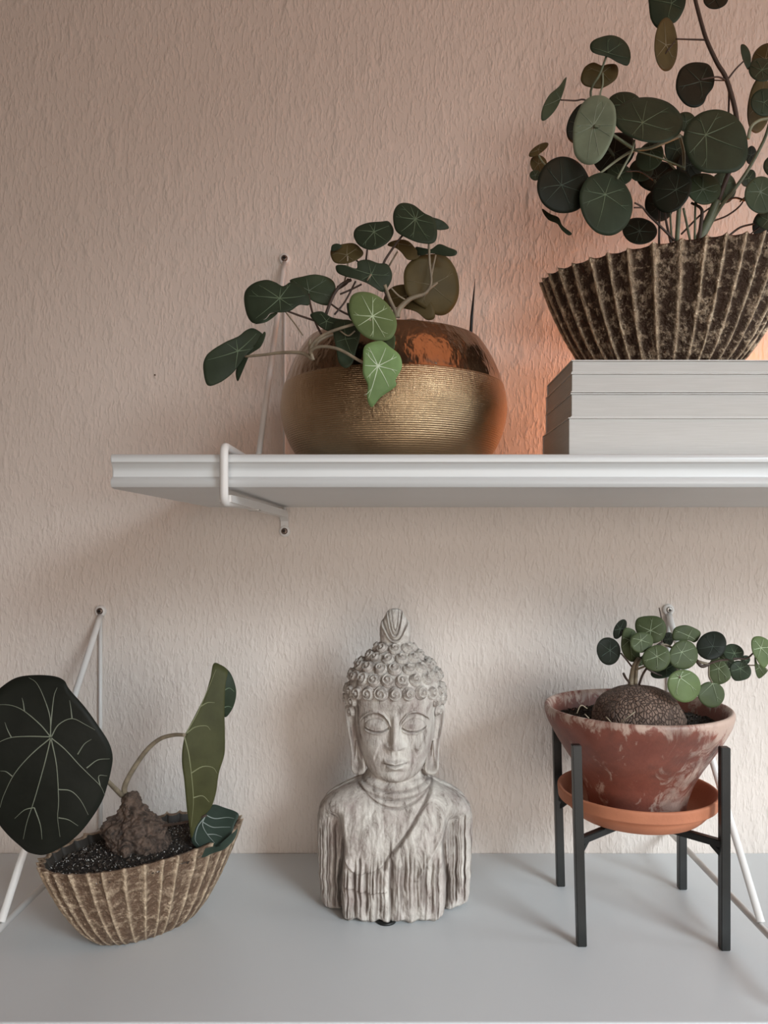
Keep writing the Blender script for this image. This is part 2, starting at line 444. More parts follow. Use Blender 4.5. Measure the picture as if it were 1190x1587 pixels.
# ------------------------------------------------------------------ leaves and stems
def ray_poly(o, d, poly):
    best = None
    for i in range(len(poly)):
        a = poly[i]; b = poly[(i+1) % len(poly)]
        ex, ey = b[0]-a[0], b[1]-a[1]; den = d[0]*ey-d[1]*ex
        if abs(den) < 1e-9: continue
        t = ((a[0]-o[0])*ey-(a[1]-o[1])*ex)/den; u = ((a[0]-o[0])*d[1]-(a[1]-o[1])*d[0])/den
        if t > 0 and 0 <= u <= 1 and (best is None or t < best): best = t
    return best or 0
def leaf(parent, poly, org, Y0, kind='dark', nv=7, veins=None, gx=None, gz=None, cup=None, vw=.75, seed=0, rim=None, wob=1.0, name='leaf'):
    rnd = random.Random(seed*31+int(org[0]*7+org[1]*3))
    if gx is None: gx = rnd.uniform(-.30, .35)
    if gz is None: gz = rnd.uniform(-.15, .35)
    if cup is None: cup = rnd.uniform(.05, .18)
    out = [(p.x, p.y) for p in fcr([(a, b, 0) for a, b in poly], 6, True)]
    cxm = sum(p[0] for p in out)/len(out); cym = sum(p[1] for p in out)/len(out)
    Rpx = max(math.hypot(p[0]-cxm, p[1]-cym) for p in out); Rw = Rpx/F*Y0
    ph = rnd.uniform(0, 6.28)
    def Yf(x, y):
        dx = (x-cxm)/Rpx; dz = -(y-cym)/Rpx; d2 = dx*dx+dz*dz
        # a dimple where the stalk joins plus a gently rolling margin
        ox = (x-org[0])/Rpx; oz = (y-org[1])/Rpx
        th = math.atan2(dz, dx)
        return Y0+Rw*(gx*dx+gz*dz+cup*d2+(.05*math.exp(-(ox*ox+oz*oz)*14) if veins is None else 0)+.05*wob*d2*math.sin(3*th+ph))
    n = len(out); rings = [0.0, .25, .5, .7, .86, 1.0] if Rpx < 60 else [0.0, .1, .2, .3, .4, .5, .6, .7, .8, .9, 1.0]
    V = []; Fc = []; mi = []
    def sheet(off, flip):
        b0 = len(V); V.append(P(cxm, cym, Yf(cxm, cym)+off))
        for r in rings[1:]:
            for (x, y) in out:
                xx, yy = cxm+(x-cxm)*r, cym+(y-cym)*r
                V.append(P(xx, yy, Yf(xx, yy)+off*(1 if r < 1 else .4)))
        for j in range(n):
            f = (b0, b0+1+j, b0+1+(j+1) % n); Fc.append(f[::-1] if flip else f); mi.append(0)
        for i in range(len(rings)-2):
            for j in range(n):
                a = b0+1+i*n+j; b = b0+1+i*n+(j+1) % n; c = b+n; d = a+n
                f = (a, d, c, b); Fc.append(f[::-1] if flip else f); mi.append(0)
        return b0+1+(len(rings)-2)*n
    e1 = sheet(-.0003, False); e2 = sheet(.0003, True)
    for j in range(n):
        Fc.append((e1+j, e2+j, e2+(j+1) % n, e1+(j+1) % n)); mi.append(1)
    o = mesh(name, V, Fc, [M['leaf_'+kind], M['vein_'+(rim or kind)]], parent, mi=mi)
    # raised veins on the side that shows
    lines = []
    if veins is not None:
        lines = [([tuple(p) for p in v], 1.0) if not isinstance(v[1], (int, float)) else (v[0], v[1]) for v in veins]
    elif nv:
        a0 = rnd.uniform(0, 6.28)
        for k in range(nv):
            a = a0+2*math.pi*k/nv+rnd.uniform(-.2, .2)
            t = ray_poly(org, (math.cos(a), math.sin(a)), out)
            if t < Rpx*.25: continue
            bend = rnd.uniform(-.12, .12)
            pl = []
            for s in (0, .3, .6, .86):
                aa = a+bend*s
                pl.append((org[0]+math.cos(aa)*t*s, org[1]+math.sin(aa)*t*s))
            lines.append((pl, 1.0))
            if t > Rpx*.5:
                q = pl[2]
                for sg in ([-1, 1][k % 2],) if k % 3 else ():
                    t2 = t*.26
                    lines.append(([q, (q[0]+math.cos(a+sg*.5)*t2*.6, q[1]+math.sin(a+sg*.5)*t2*.6), (q[0]+math.cos(a+sg*.62)*t2, q[1]+math.sin(a+sg*.62)*t2)], .6))
    if lines:
        V = []; Fc = []
        for pl, wd in lines:
            pp = fcr([(a, b, 0) for a, b in pl], 4); m_ = len(pp); b0 = len(V)
            for i, p in enumerate(pp):
                t = (pp[min(i+1, m_-1)]-pp[max(i-1, 0)]); t.normalize(); nx, ny = -t.y, t.x
                ww = vw*wd*(1-.72*i/(m_-1))
                for s, hh in ((-1, .00036), (0, .0008), (1, .00036)):
                    x, y = p.x+nx*ww*s, p.y+ny*ww*s
                    V.append(P(x, y, Yf(x, y)-hh))
            for i in range(m_-1):
                for s in (0, 1):
                    a = b0+i*3+s; Fc.append((a, a+1, a+4, a+3))
        mesh('veins', V, Fc, M['vein_'+kind], o)
    return o, (lambda x, y: Yf(x, y))
def ell(cx, cy, a, b, ang=0, seed=0):
    rnd = random.Random(int(cx*13+cy*7)+seed); pts = []
    p1, p2 = rnd.uniform(0, 6.28), rnd.uniform(0, 6.28)
    ca, sa = math.cos(R(ang)), math.sin(R(ang))
    for k in range(12):
        th = 2*math.pi*k/12; rr = 1+.035*math.sin(2*th+p1)+.02*math.sin(3*th+p2)
        u, v = a*rr*math.cos(th), b*rr*math.sin(th)
        pts.append((cx+u*ca+v*sa, cy-u*sa+v*ca))
    return pts
def zt(s, ox, oy):
    return lambda p: (ox+p[0]/s, oy+p[1]/s)
class Plant:
    def __init__(s, parent, scale, ox, oy): s.parent = parent; s.t = zt(scale, ox, oy); s.sc = scale
    def lf(s, poly, org, Y, kind, **kw):
        if 'veins' in kw and kw['veins']: kw['veins'] = [([s.t(p) for p in v], 1.0) for v in kw['veins']]
        return leaf(s.parent, [s.t(p) for p in poly], s.t(org), Y, kind, **kw)
    def el(s, cx, cy, a, b, ang, Y, kind, org=None, **kw):
        org = org or (cx, cy)
        if a >= b: r = b/a; e1 = ang
        else: r = a/b; e1 = ang+90
        # lean of the disc that gives this much foreshortening
        lean = min(math.sqrt(max(0, 1-r*r))/max(r, .35), 1.1)
        d = e1+90; kw.pop('sg', 1); sg = 1 if -math.sin(R(e1-90))*1.5*0+math.cos(R(d))+1.5*math.sin(R(d)) > 0 else -1
        kw.setdefault('gx', sg*lean*math.cos(R(d))*.8+.12); kw.setdefault('gz', sg*lean*math.sin(R(d))*.8+.05)
        return s.lf(ell(cx, cy, a, b, ang), org, Y, kind, **kw)
    def st(s, pts, Y0, Y1, r0, r1, mat='stem_green', name='stem'):
        n = len(pts); q = []
        for i, p in enumerate(pts):
            x, y = s.t(p); q.append(P(x, y, Y0+(Y1-Y0)*i/(n-1)))
        return tube(name, q, (r0, r1), M[mat], s.parent, 7, 5)

# ------------------------------------------------------------------ fluted shell bowls
def shell_bowl(root, c, z0, Hh, cov, base, expo, nr, mat, seed, soil_t=.86, amp=.0030, rimdip=0.0, twist=0.0):
    rnd = random.Random(seed)
    xx, yy, xy = cov
    mean = (xx+yy)/2; dif = math.hypot((xx-yy)/2, xy)
    a = math.sqrt(mean+dif); b = math.sqrt(max(1e-6, mean-dif)); ang = .5*math.atan2(2*xy, xx-yy)
    per = 12; seg = nr*per
    bounds = [0]; 
    for i in range(nr): bounds.append(bounds[-1]+1+rnd.uniform(-.22, .22))
    tot = bounds[-1]; ths = []; rid = []
    for i in range(nr):
        for k in range(per):
            u = k/per; ths.append((bounds[i]+(bounds[i+1]-bounds[i])*u)/tot*2*math.pi)
            d = min(u, 1-u)*2      # 0 at ridge, 1 in valley
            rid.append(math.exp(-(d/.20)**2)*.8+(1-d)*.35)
    ridge_h = [rnd.uniform(.7, 1.2) for _ in range(nr+1)]
    ca, sa = math.cos(ang), math.sin(ang)
    T = [i/64 for i in range(65)]
    V = []; RG = []
    def pos(t, j, inner):
        s = base+(1-base)*(t**expo)
        th = ths[j]; i = j//per; r_ = rid[j]; hgt = ridge_h[i] if (j % per) < per/2 else ridge_h[(i+1) % nr]
        am = amp*(.45+.75*t)*hgt
        dr = r_*am
        if inner: dr = r_*am*.6-.0032
        u0, v0 = math.cos(th), math.sin(th)
        # super-ellipse like oval
        ax, bx = a*s+dr-amp, b*s+dr-amp
        nz = (noise.noise(Vector((th*9, t*14, seed)))*.0005+noise.noise(Vector((th*38, t*40, seed+3)))*.0007*(1-.6*r_))*(0 if inner else 1)
        wav = .0010*(math.sin(t*17+i*1.9)*.5+math.sin(t*41+i*2.7)*.35)*1.6
        u = (ax+nz)*math.cos(th+wav*4); v = (bx+nz)*math.sin(th+wav*4)
        zz = z0+Hh*t+(.0015*r_-.0004)*max(0, (t-.8)/.2)+rimdip*max(0, t)*abs(math.cos(th))
        return Vector((c[0]+u*ca-v*sa, c[1]+u*sa+v*ca, zz))
    for t in T:
        for j in range(seg):
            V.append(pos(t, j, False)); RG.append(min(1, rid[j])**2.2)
    tin = [1.0, .985, .95, .9, .8, .65, .5]
    for t in tin:
        for j in range(seg):
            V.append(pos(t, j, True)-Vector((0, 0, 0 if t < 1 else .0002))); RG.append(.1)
    Fc = grid_faces(len(T)+len(tin), seg)
    Fc.append(tuple(range(seg))[::-1]); k0 = (len(T)+len(tin)-1)*seg; Fc.append(tuple(k0+k for k in range(seg)))
    nfo = (len(T)+1)*seg
    mi = [0 if k < (len(T)-1)*seg+seg*2 else 1 for k in range(len(Fc))]; mi[-2] = 0
    o = mesh('bowl', V, Fc, [mat, M['bronze_in']], root, mi=mi)
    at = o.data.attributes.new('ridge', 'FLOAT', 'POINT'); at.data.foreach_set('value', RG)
    # soil
    V = []; ns = 60; rr = [0, .2, .4, .6, .75, .88, 1.0]
    s = base+(1-base)*(soil_t**expo)
    for r_ in rr:
        for k in range(ns):
            th = 2*math.pi*k/ns; u = (a*s-.0045)*r_*math.cos(th); v = (b*s-.0045)*r_*math.sin(th)
            hh = .006*(1-r_**2)+.0025*noise.noise(Vector((u*90, v*90, seed)))
            V.append((c[0]+u*ca-v*sa, c[1]+u*sa+v*ca, z0+Hh*soil_t+hh-.002))
    mesh('soil', V, grid_faces(len(rr), ns, flip=False), M['soil'], root)
    def onsoil(u, v):
        return Vector((c[0]+u*a*s*ca-v*b*s*sa, c[1]+u*a*s*sa+v*b*s*ca, z0+Hh*soil_t+.006*(1-u*u-v*v)-.0012))
    return onsoil
def chips(name, root, pts, mat, smin, smax, seed):
    rnd = random.Random(seed); V = []; Fc = []
    for p in pts:
        b0 = len(V); s = rnd.uniform(smin, smax)
        ax = [Vector((rnd.gauss(0, 1), rnd.gauss(0, 1), rnd.gauss(0, 1))).normalized()*s*rnd.uniform(.6, 1.2) for _ in range(3)]
        for a in ax: V.append(p+a); V.append(p-a*rnd.uniform(.5, 1))
        for f in ((0, 2, 4), (2, 1, 4), (1, 3, 4), (3, 0, 4), (2, 0, 5), (1, 2, 5), (3, 1, 5), (0, 3, 5)): Fc.append(tuple(b0+k for k in f))
    o = mesh(name, V, Fc, mat, root, smooth=False); o['kind'] = 'stuff'; return o
def disc_pts(f, n, seed, rmin=0.0, bias=.5, cond=None):
    rnd = random.Random(seed); out = []
    while len(out) < n:
        r = rnd.random()**bias; th = rnd.uniform(0, 6.283)
        if r < rmin: continue
        if cond and not cond(r*math.cos(th), r*math.sin(th)): continue
        out.append(f(r*.98*math.cos(th), r*.98*math.sin(th)))
    return out

# ================================================================== lower left: shell bowl with the big dark leaves
c = (-.2215, .693)
root = empty('potted_plant', (c[0], c[1], 0), 'tan fluted shell bowl holding a lumpy rough caudex with huge black-green leaves', 'plant')
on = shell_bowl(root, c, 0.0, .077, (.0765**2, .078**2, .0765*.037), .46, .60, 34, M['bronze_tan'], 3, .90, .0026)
chips('perlite', root, disc_pts(on, 900, 5), M['perlite'], .0004, .0011, 5)
chips('bark_chips', root, disc_pts(on, 1600, 6), M['bark_chip'], .0006, .0018, 6)
def lump(name, root, prof, c, z0, mat, amp, freq, seed, nz=64, seg=96, lean=(0, 0), sq=1.0, cleft=0):
    # prof: list of (height fraction, radius); noise-roughened solid
    V = []; hs = [p[0] for p in prof]; rs = [p[1] for p in prof]
    zs = np.linspace(0, 1, nz); H_ = prof[-1][2] if len(prof[-1]) > 2 else 1
    for h in zs:
        r = float(np.interp(h, hs, rs))
        for k in range(seg):
            th = 2*math.pi*k/seg
            d = Vector((math.cos(th), math.sin(th)*sq, 0))
            p = Vector((c[0]+lean[0]*h, c[1]+lean[1]*h, z0+H_*h))+d*r
            q = p*freq+Vector((seed, 0, 0))
            n_ = 0
            dd = amp*(.75*noise.noise(q*.45)+.40*noise.noise(q)+.30*noise.noise(q*2.1)+.18*noise.noise(q*4.3))*min(1, r/.008)
            if cleft: dd -= cleft*math.exp(-((math.atan2(math.sin(th+R(78)), math.cos(th+R(78))))/.16)**2)*max(0, 1-h*1.6)
            V.append(p+d*dd+Vector((0, 0, dd*.3)))
    Fc = grid_faces(nz, seg); Fc.append(tuple(range(seg))[::-1]); Fc.append(tuple((nz-1)*seg+k for k in range(seg)))
    return mesh(name, V, Fc, mat, root)
lump('caudex', root, [(0, .022), (.1, .0265), (.3, .0272), (.45, .0262), (.55, .0225), (.63, .0170), (.75, .0125), (.88, .0090), (1, .0055, .058)],
     (-.2275, .690), .062, M['caudex_rough'], .0080, 105, 2.2, lean=(-.008, 0), cleft=.008, nz=150, seg=220)
PC = Plant(root, 2.645, 0, 900)
big = [(-30, 470), (0, 440), (60, 400), (130, 387), (215, 390), (262, 408), (285, 445), (350, 520), (400, 590), (445, 660), (462, 720), (455, 780), (440, 840), (420, 900),
       (385, 960), (340, 1020), (290, 1068), (240, 1100), (180, 1124), (120, 1115), (85, 1090), (30, 1040), (-15, 980), (-45, 900), (-60, 760), (-55, 600)]
PC.lf(big, (207, 640), .612, 'night', gx=.10, gz=-.05, cup=.10, vw=.95, rim='mid', veins=[
    [(207, 640), (205, 560), (180, 480), (150, 420), (118, 397)], [(207, 600), (220, 480), (234, 438)],
    [(207, 640), (165, 590), (100, 535), (50, 512), (0, 508), (-30, 515)], [(207, 640), (120, 638), (50, 642), (0, 660), (-40, 690)],
    [(46, 642), (30, 610), (20, 580)], [(207, 645), (130, 710), (60, 790), (15, 880), (0, 930)], [(50, 802), (25, 783), (0, 780)],
    [(207, 650), (180, 760), (140, 900), (110, 990), (95, 1060)], [(140, 930), (100, 940), (60, 975)], [(140, 930), (165, 1000), (172, 1060)],
    [(210, 650), (232, 760), (240, 900), (236, 970), (246, 1050)], [(240, 856), (290, 862), (330, 900), (362, 960)], [(240, 972), (280, 980), (320, 1005)],
    [(210, 645), (265, 690), (320, 750), (360, 790), (410, 840), (430, 880)], [(355, 768), (400, 735), (450, 730)], [(318, 712), (345, 670), (375, 650)],
    [(410, 840), (405, 800), (440, 800)], [(210, 640), (240, 590), (295, 565), (350, 590), (390, 612)], [(295, 565), (290, 520), (285, 490)], [(100, 535), (95, 500), (90, 480)]])
o, _ = PC.lf([(875, 340), (905, 345), (933, 370), (924, 430), (920, 540), (922, 620), (920, 710), (897, 790), (885, 870), (865, 930), (830, 970), (803, 1010), (785, 1055),
       (775, 1000), (765, 930), (755, 820), (745, 740), (750, 670), (765, 620), (800, 550), (840, 470), (862, 400)], (756, 640), .668, 'olive', gx=.35, gz=.05, cup=.10, vw=1.0, rim='mid', veins=[
    [(756, 640), (775, 720), (790, 850), (792, 920), (783, 1010)], [(765, 625), (800, 600), (845, 595), (862, 612)], [(791, 890), (830, 882), (858, 908)],
    [(782, 790), (830, 762), (872, 766), (890, 790)], [(760, 630), (810, 540), (850, 450), (885, 365)], [(815, 520), (850, 500), (880, 500)]])
PC.lf([(905, 345), (940, 372), (962, 420), (968, 470), (955, 520), (928, 558), (915, 540), (914, 430), (912, 370)], (920, 480), .712, 'dark', gx=.5, gz=0, cup=.3, rim='mid', vw=.8,
      veins=[[(918, 450), (940, 440), (960, 455)], [(918, 520), (935, 515), (950, 520)]])
PC.lf([(870, 918), (920, 930), (977, 955), (962, 1000), (942, 1050), (900, 1082), (850, 1102), (800, 1090), (783, 1050), (800, 1000), (838, 955)], (842, 965), .690, 'teal', gx=-.1, gz=.4, cup=-.10, vw=.9, rim='mid', veins=[
    [(842, 960), (830, 1000), (850, 1040), (880, 1075)], [(835, 975), (810, 1010), (800, 1060), (815, 1085)], [(842, 960), (880, 975), (930, 970), (960, 975)],
    [(832, 990), (870, 1010), (910, 1010), (945, 1010)], [(850, 1040), (880, 1040), (910, 1050)]])
PC.lf([(795, 1120), (830, 1100), (880, 1090), (930, 1070), (960, 1040), (975, 1015), (960, 1060), (920, 1100), (870, 1118), (830, 1135)], (870, 1105), .676, 'teal', nv=0, gx=-.2, gz=.3)
PC.st([(508, 878), (515, 830), (560, 750), (610, 685), (660, 647), (715, 632), (758, 632)], .690, .655, .0026, .0015, 'stem_tan', 'petiole')
PC.st([(500, 880), (470, 850), (435, 815), (330, 720), (207, 645)], .688, .616, .0024, .0015, 'stem_tan', 'petiole')
PC.st([(600, 1010), (700, 1000), (780, 985), (845, 962)], .69, .668, .0014, .001, 'stem_brown', 'petiole')

# ================================================================== upper right: shell bowl with tall plant
c = (.232, .668)
root = empty('potted_plant', (c[0], c[1], BK), 'dark bronze fluted shell bowl with a bushy round-leaved plant on the books', 'plant')
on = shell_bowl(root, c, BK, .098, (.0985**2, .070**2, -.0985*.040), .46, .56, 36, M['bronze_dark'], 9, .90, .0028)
chips('bark_chips', root, disc_pts(on, 400, 16), M['bark_chip'], .0006, .0018, 8)
lump('caudex', root, [(0, .026), (.4, .024), (.7, .016), (.9, .009), (1, .003, .03)], (.235, .672), .566, M['caudex_rough'], .003, 70, 4.0, nz=24, seg=48)
PA = Plant(root, 2.975, 790, 0)
Y = .672
G = [ # ellipses: cx, cy, a, b, ang, depth offset, colour, vein origin
 (325, 570, 95, 60, 70, .030, 'black', None), (530, 482, 76, 62, 0, .040, 'dark', None), (640, 553, 162, 104, -4, -.015, 'dark', (612, 565)),
 (812, 562, 46, 48, 0, .030, 'grey', None), (248, 855, 136, 119, 95, -.030, 'black', (238, 853)), (443, 940, 143, 124, 100, -.022, 'dark', (440, 897)),
 (480, 705, 112, 82, 45, .032, 'black', None), (505, 805, 58, 52, 0, .018, 'dark', None), (645, 722, 78, 56, 50, .012, 'grey', (650, 690)),
 (748, 880, 106, 84, 52, -.020, 'black', (765, 875)), (893, 870, 80, 74, 0, -.006, 'grey', (890, 872)), (985, 865, 58, 74, 0, .012, 'grey', (975, 850)),
 (598, 1065, 80, 62, 0, .020, 'black', None), (605, 785, 58, 52, 0, .030, 'dark', None), (680, 815, 95, 76, 0, .042, 'black', None), (690, 945, 66, 78, 0, .030, 'black', None),
 (770, 690, 60, 72, 0, .050, 'dark', None), (830, 760, 62, 70, 0, .045, 'black', None),
 (132, 690, 52, 20, 33, .004, 'brown', None), (132, 755, 38, 42, 0, .016, 'brown', None), (118, 808, 26, 25, 0, .004, 'grey', None),
 (720, 207, 122, 55, 88, .000, 'brown', None), (948, -4, 56, 48, 0, .005, 'black', None),
 (1178, 272, 82, 58, 52, .020, 'brown', None), (1162, 322, 64, 54, 0, .000, 'dark', None), (1150, 485, 128, 56, 82, .030, 'brown', None), (1172, 472, 60, 66, 0, .002, 'dark', None),
 (1112, 715, 42, 25, 80, .028, 'black', None), (1100, 822, 42, 31, 60, .018, 'dark', None), (1157, 900, 90, 72, 95, -.010, 'grey', (1155, 885)),
 (1190, 1015, 55, 45, 0, .004, 'dark', None), (1160, 1035, 60, 42, 80, .024, 'black', None), (1240, 770, 70, 62, 0, .012, 'dark', None), (1280, 430, 80, 66, 30, .010, 'mid', None), (1300, 1000, 84, 76, 0, .006, 'dark', None),
]
for i, (cx, cy, a, b, ang, dy, kd, og) in enumerate(G):
    PA.el(cx, cy, a, b, ang, Y+dy, kd, og, nv=7 if a > 60 and kd != 'brown' else 5, vw=.6 if a > 70 else .4, sg=1 if i % 2 else -1, cup=.10)
PA.lf([(370, 205), (395, 180), (460, 162), (510, 175), (545, 210), (557, 260), (543, 302), (500, 290), (455, 265), (400, 250), (375, 235)], (452, 243), Y-.005, 'dark', nv=6, vw=.5)
PA.lf([(326, 360), (345, 310), (385, 288), (425, 302), (455, 295), (490, 298), (500, 330), (485, 370), (425, 407), (380, 405), (340, 392)], (428, 335), Y+.012, 'brown', nv=5, vw=.5)
PA.lf([(262, 360), (245, 430), (215, 500), (170, 550), (145, 552), (150, 500), (180, 440), (225, 400), (250, 365)], (232, 455), Y, 'grey', nv=4, vw=.5, gx=.6, gz=.2)
PA.lf([(390, 440), (440, 445), (478, 480), (490, 530), (485, 600), (460, 670), (420, 735), (375, 760), (330, 750), (298, 710), (290, 640), (295, 570), (320, 500), (350, 460)], (385, 578), Y-.035, 'pale', nv=9, vw=.6, gx=-.3, gz=.25, cup=.08)
PA.lf([(965, 505), (1030, 530), (1080, 590), (1098, 680), (1085, 750), (1040, 792), (960, 800), (880, 790), (830, 740), (800, 660), (810, 590), (850, 540), (900, 512)], (903, 622), Y-.022, 'dark', nv=7, vw=.8, gx=.1, gz=.25)
PA.lf([(150, 962), (185, 985), (225, 1003), (243, 1040), (285, 1075), (270, 1085), (240, 1062), (218, 1032), (180, 1015), (155, 985)], (210, 1012), Y, 'dark', nv=0)
PA.lf([(637, -30), (640, 20), (650, 90), (680, 130), (710, 108), (760, 105), (795, 60), (812, 0), (800, -60), (720, -80), (650, -60)], (745, 15), Y+.015, 'dark', nv=5, vw=.6)
PA.lf([(875, 287), (920, 300), (942, 350), (938, 400), (910, 440), (890, 480), (850, 497), (805, 480), (770, 430), (766, 375), (785, 320), (825, 292)], (878, 375), Y-.002, 'black', nv=5, vw=.7)
PA.lf([(1065, 207), (1085, 207), (1105, 235), (1112, 275), (1105, 310), (1095, 320), (1075, 280), (1065, 240)], (1090, 265), Y, 'dark', nv=0)
S = [([(845, -40), (870, 60), (905, 180), (955, 290), (1000, 370), (1045, 545), (1040, 700), (960, 930)], 0, 0, .0022, .0030, 'stem_brown'),
 ([(955, 925), (930, 985), (880, 1090), (860, 1140)], 0, .005, .0048, .0060, 'stem_green'),
 ([(1200, 560), (1170, 650), (1100, 780), (1030, 880), (960, 970), (880, 1120)], .01, .01, .0018, .0026, 'stem_green'),
 ([(765, 180), (830, 182), (908, 184)], 0, 0, .0009, .0011, 'stem_brown'), ([(880, 368), (940, 356), (970, 358), (1000, 374)], -.003, 0, .0009, .0012, 'stem_brown'),
 ([(940, 370), (1000, 372)], .002, 0, .0007, .0008, 'stem_brown'), ([(1000, 372), (1040, 320), (1078, 282)], 0, 0, .0012, .0009, 'stem_brown'), ([(1000, 368), (1010, 420), (1008, 530)], .002, .006, .0012, .0012, 'stem_brown'),
 ([(445, 258), (415, 340), (380, 400), (374, 450), (400, 600), (480, 720)], -.003, .02, .0013, .0016, 'stem_green'), ([(428, 337), (428, 390), (416, 450), (430, 600)], .008, .02, .0011, .0011, 'stem_pale'),
 ([(236, 461), (300, 464), (352, 464), (420, 540)], -.002, .02, .0009, .0011, 'stem_brown'), ([(388, 580), (440, 600), (500, 640), (562, 682)], -.037, -.02, .0017, .0020, 'stem_green'),
 ([(785, 625), (700, 662), (640, 685), (570, 695), (500, 735), (415, 800)], .005, -.01, .0026, .0013, 'stem_pale'), ([(575, 645), (562, 700), (530, 760), (495, 825)], -.02, -.015, .0013, .0013, 'stem_pale'),
 ([(560, 690), (680, 725), (800, 772)], -.012, -.01, .0010, .0012, 'stem_green'), ([(782, 625), (800, 700), (802, 775)], .01, -.01, .0018, .0020, 'stem_pale'),
 ([(802, 770), (790, 850), (780, 960), (770, 1120)], -.008, .0, .0022, .0028, 'stem_green'), ([(1098, 640), (1112, 585), (1150, 555), (1200, 545)], .003, .003, .0022, .0016, 'stem_pale'),
 ([(535, 790), (600, 792), (660, 830)], .01, .02, .0008, .0008, 'stem_brown'),
 ([(690, 960), (688, 1130)], .0, .0, .0013, .0015, 'stem_brown'), ([(712, 960), (722, 1030), (745, 1130)], .005, .0, .0013, .0016, 'stem_brown'), ([(738, 950), (742, 1040), (748, 1130)], .0, .002, .0011, .0014, 'stem_green'),
 ([(800, 960), (815, 1030), (835, 1130)], .0, .0, .0014, .0015, 'stem_green'), ([(855, 930), (852, 1130)], .0, .0, .0012, .0014, 'stem_green'), ([(835, 935), (880, 960), (885, 1000), (868, 1130)], .002, .0, .0014, .0026, 'stem_brown'),
 ([(575, 935), (610, 955), (640, 992), (690, 1040), (760, 1110)], -.01, .0, .0010, .0016, 'stem_brown'), ([(572, 957), (600, 957), (612, 958)], -.01, -.009, .0009, .0009, 'stem_brown'),
 ([(935, 950), (880, 990), (790, 1080)], .004, .004, .0010, .0012, 'stem_brown'), ([(1090, 900), (1060, 950), (1000, 995), (930, 1022)], .012, .01, .0009, .0012, 'stem_brown'),
 ([(1085, 925), (1040, 912), (1000, 925)], .01, .01, .0013, .0010, 'stem_brown'), ([(1125, 1032), (1060, 1050), (1000, 1095)], .012, .008, .0012, .0014, 'stem_brown'), ([(1160, 1040), (1100, 1090), (1080, 1140)], .012, .01, .0008, .0010, 'stem_brown'),
 ([(240, 855), (300, 850), (410, 800)], -.028, -.012, .0008, .0010, 'stem_pale'), ([(130, 712), (150, 745), (180, 770), (260, 800)], .005, .0, .0010, .0010, 'stem_pale'),
 ([(715, 250), (760, 190)], .0, .0, .0008, .0009, 'stem_brown'), ([(880, 870), (860, 940)], -.004, .0, .0009, .0010, 'stem_green'), ([(700, 700), (725, 740), (770, 790)], .014, .0, .0009, .0012, 'stem_pale'),
 ([(665, 830), (690, 870), (700, 960)], .01, .0, .0012, .0012, 'stem_green'), ([(1150, 900), (1100, 900), (1060, 930)], .0, .01, .0008, .0009, 'stem_green')]
for pts, a, b, r0, r1, mt in S: PA.st(pts, Y+a, Y+b, r0*.72, r1*.72, mt, 'stem' if r1 > .0015 else 'petiole')

# ================================================================== golden pot
c = (-.0010, .700)
root = empty('potted_plant', (c[0], c[1], ST), 'round golden metal pot with trailing pale-veined leaves on the upper shelf', 'plant')
wv = [(.058, ST), (.066, ST+.0008), (.078, ST+.006), (.089, ST+.0165), (.0965, ST+.031), (.1005, ST+.046), (.1015, ST+.056), (.1005, ST+.067), (.0985, ST+.0755)]
pr = fcr([(a, b, 0) for a, b in wv], 6)
lathe('woven_body', [(p.x, p.y) for p in pr], c[0], c[1], M['gold_woven'], root, 120)['label'] = 'brushed weave-textured golden lower body'
ub = [(.0982, ST+.0755), (.0976, ST+.0762), (.0955, ST+.084), (.0905, ST+.096), (.0845, ST+.107), (.0795, ST+.1145), (.0782, ST+.1155), (.0770, ST+.1150), (.0775, ST+.112), (.085, ST+.100), (.092, ST+.085), (.095, ST+.065)]
pr = fcr([(a, b, 0) for a, b in ub], 5)
lathe('neck_band', [(p.x, p.y) for p in pr], c[0], c[1], M['gold_smooth'], root, 120)['label'] = 'polished copper-gold upper band'
so = lathe('soil', [(.089, ST+.090), (.06, ST+.093), (.03, ST+.095), (.0005, ST+.096)], c[0], c[1], M['soil'], root, 48)
def dome(name, root, c, rx, ry, h, z0, mat, amp, seed, lobes=0):
    V = []; nr, sg = 30, 64
    for i in range(nr):
        ph = (i/(nr-1))*math.pi/2
        for k in range(sg):
            th = 2*math.pi*k/sg
            d = 1+amp*noise.noise(Vector((math.cos(th)*2.2, math.sin(th)*2.2, ph*2+seed)))
            V.append((c[0]+rx*math.cos(ph)**.8*math.cos(th)*d, c[1]+ry*math.cos(ph)**.8*math.sin(th)*d, z0+h*math.sin(ph)*(1+.3*amp*noise.noise(Vector((math.cos(th), math.sin(th), seed))))))
    return mesh(name, V, grid_faces(nr, sg), mat, root)
M['caudex_grey'] = mat_bark('grey_caudex', (.12, .09, .06), (.36, .29, .22), 'cracked')
dome('caudex', root, (.012, .665), .030, .030, .037, ST+.090, M['caudex_grey'], .1, 3)
PB = Plant(root, 2.38, 300, 290); Y = .650
PB.lf([(610, 387), (660, 392), (710, 425), (745, 480), (747, 525), (725, 560), (680, 567), (630, 550), (590, 505), (573, 450), (580, 405)], (660, 476), .585, 'light', nv=8, vw=.8, gx=.1, gz=.3, rim='light')
PB.lf([(690, 567), (725, 590), (760, 620), (768, 665), (745, 710), (745, 735), (690, 775), (657, 812), (640, 780), (642, 730), (625, 690), (625, 640), (632, 585)], (680, 660), .578, 'bright', nv=9, vw=.8, gx=.1, gz=-.1, rim='bright')
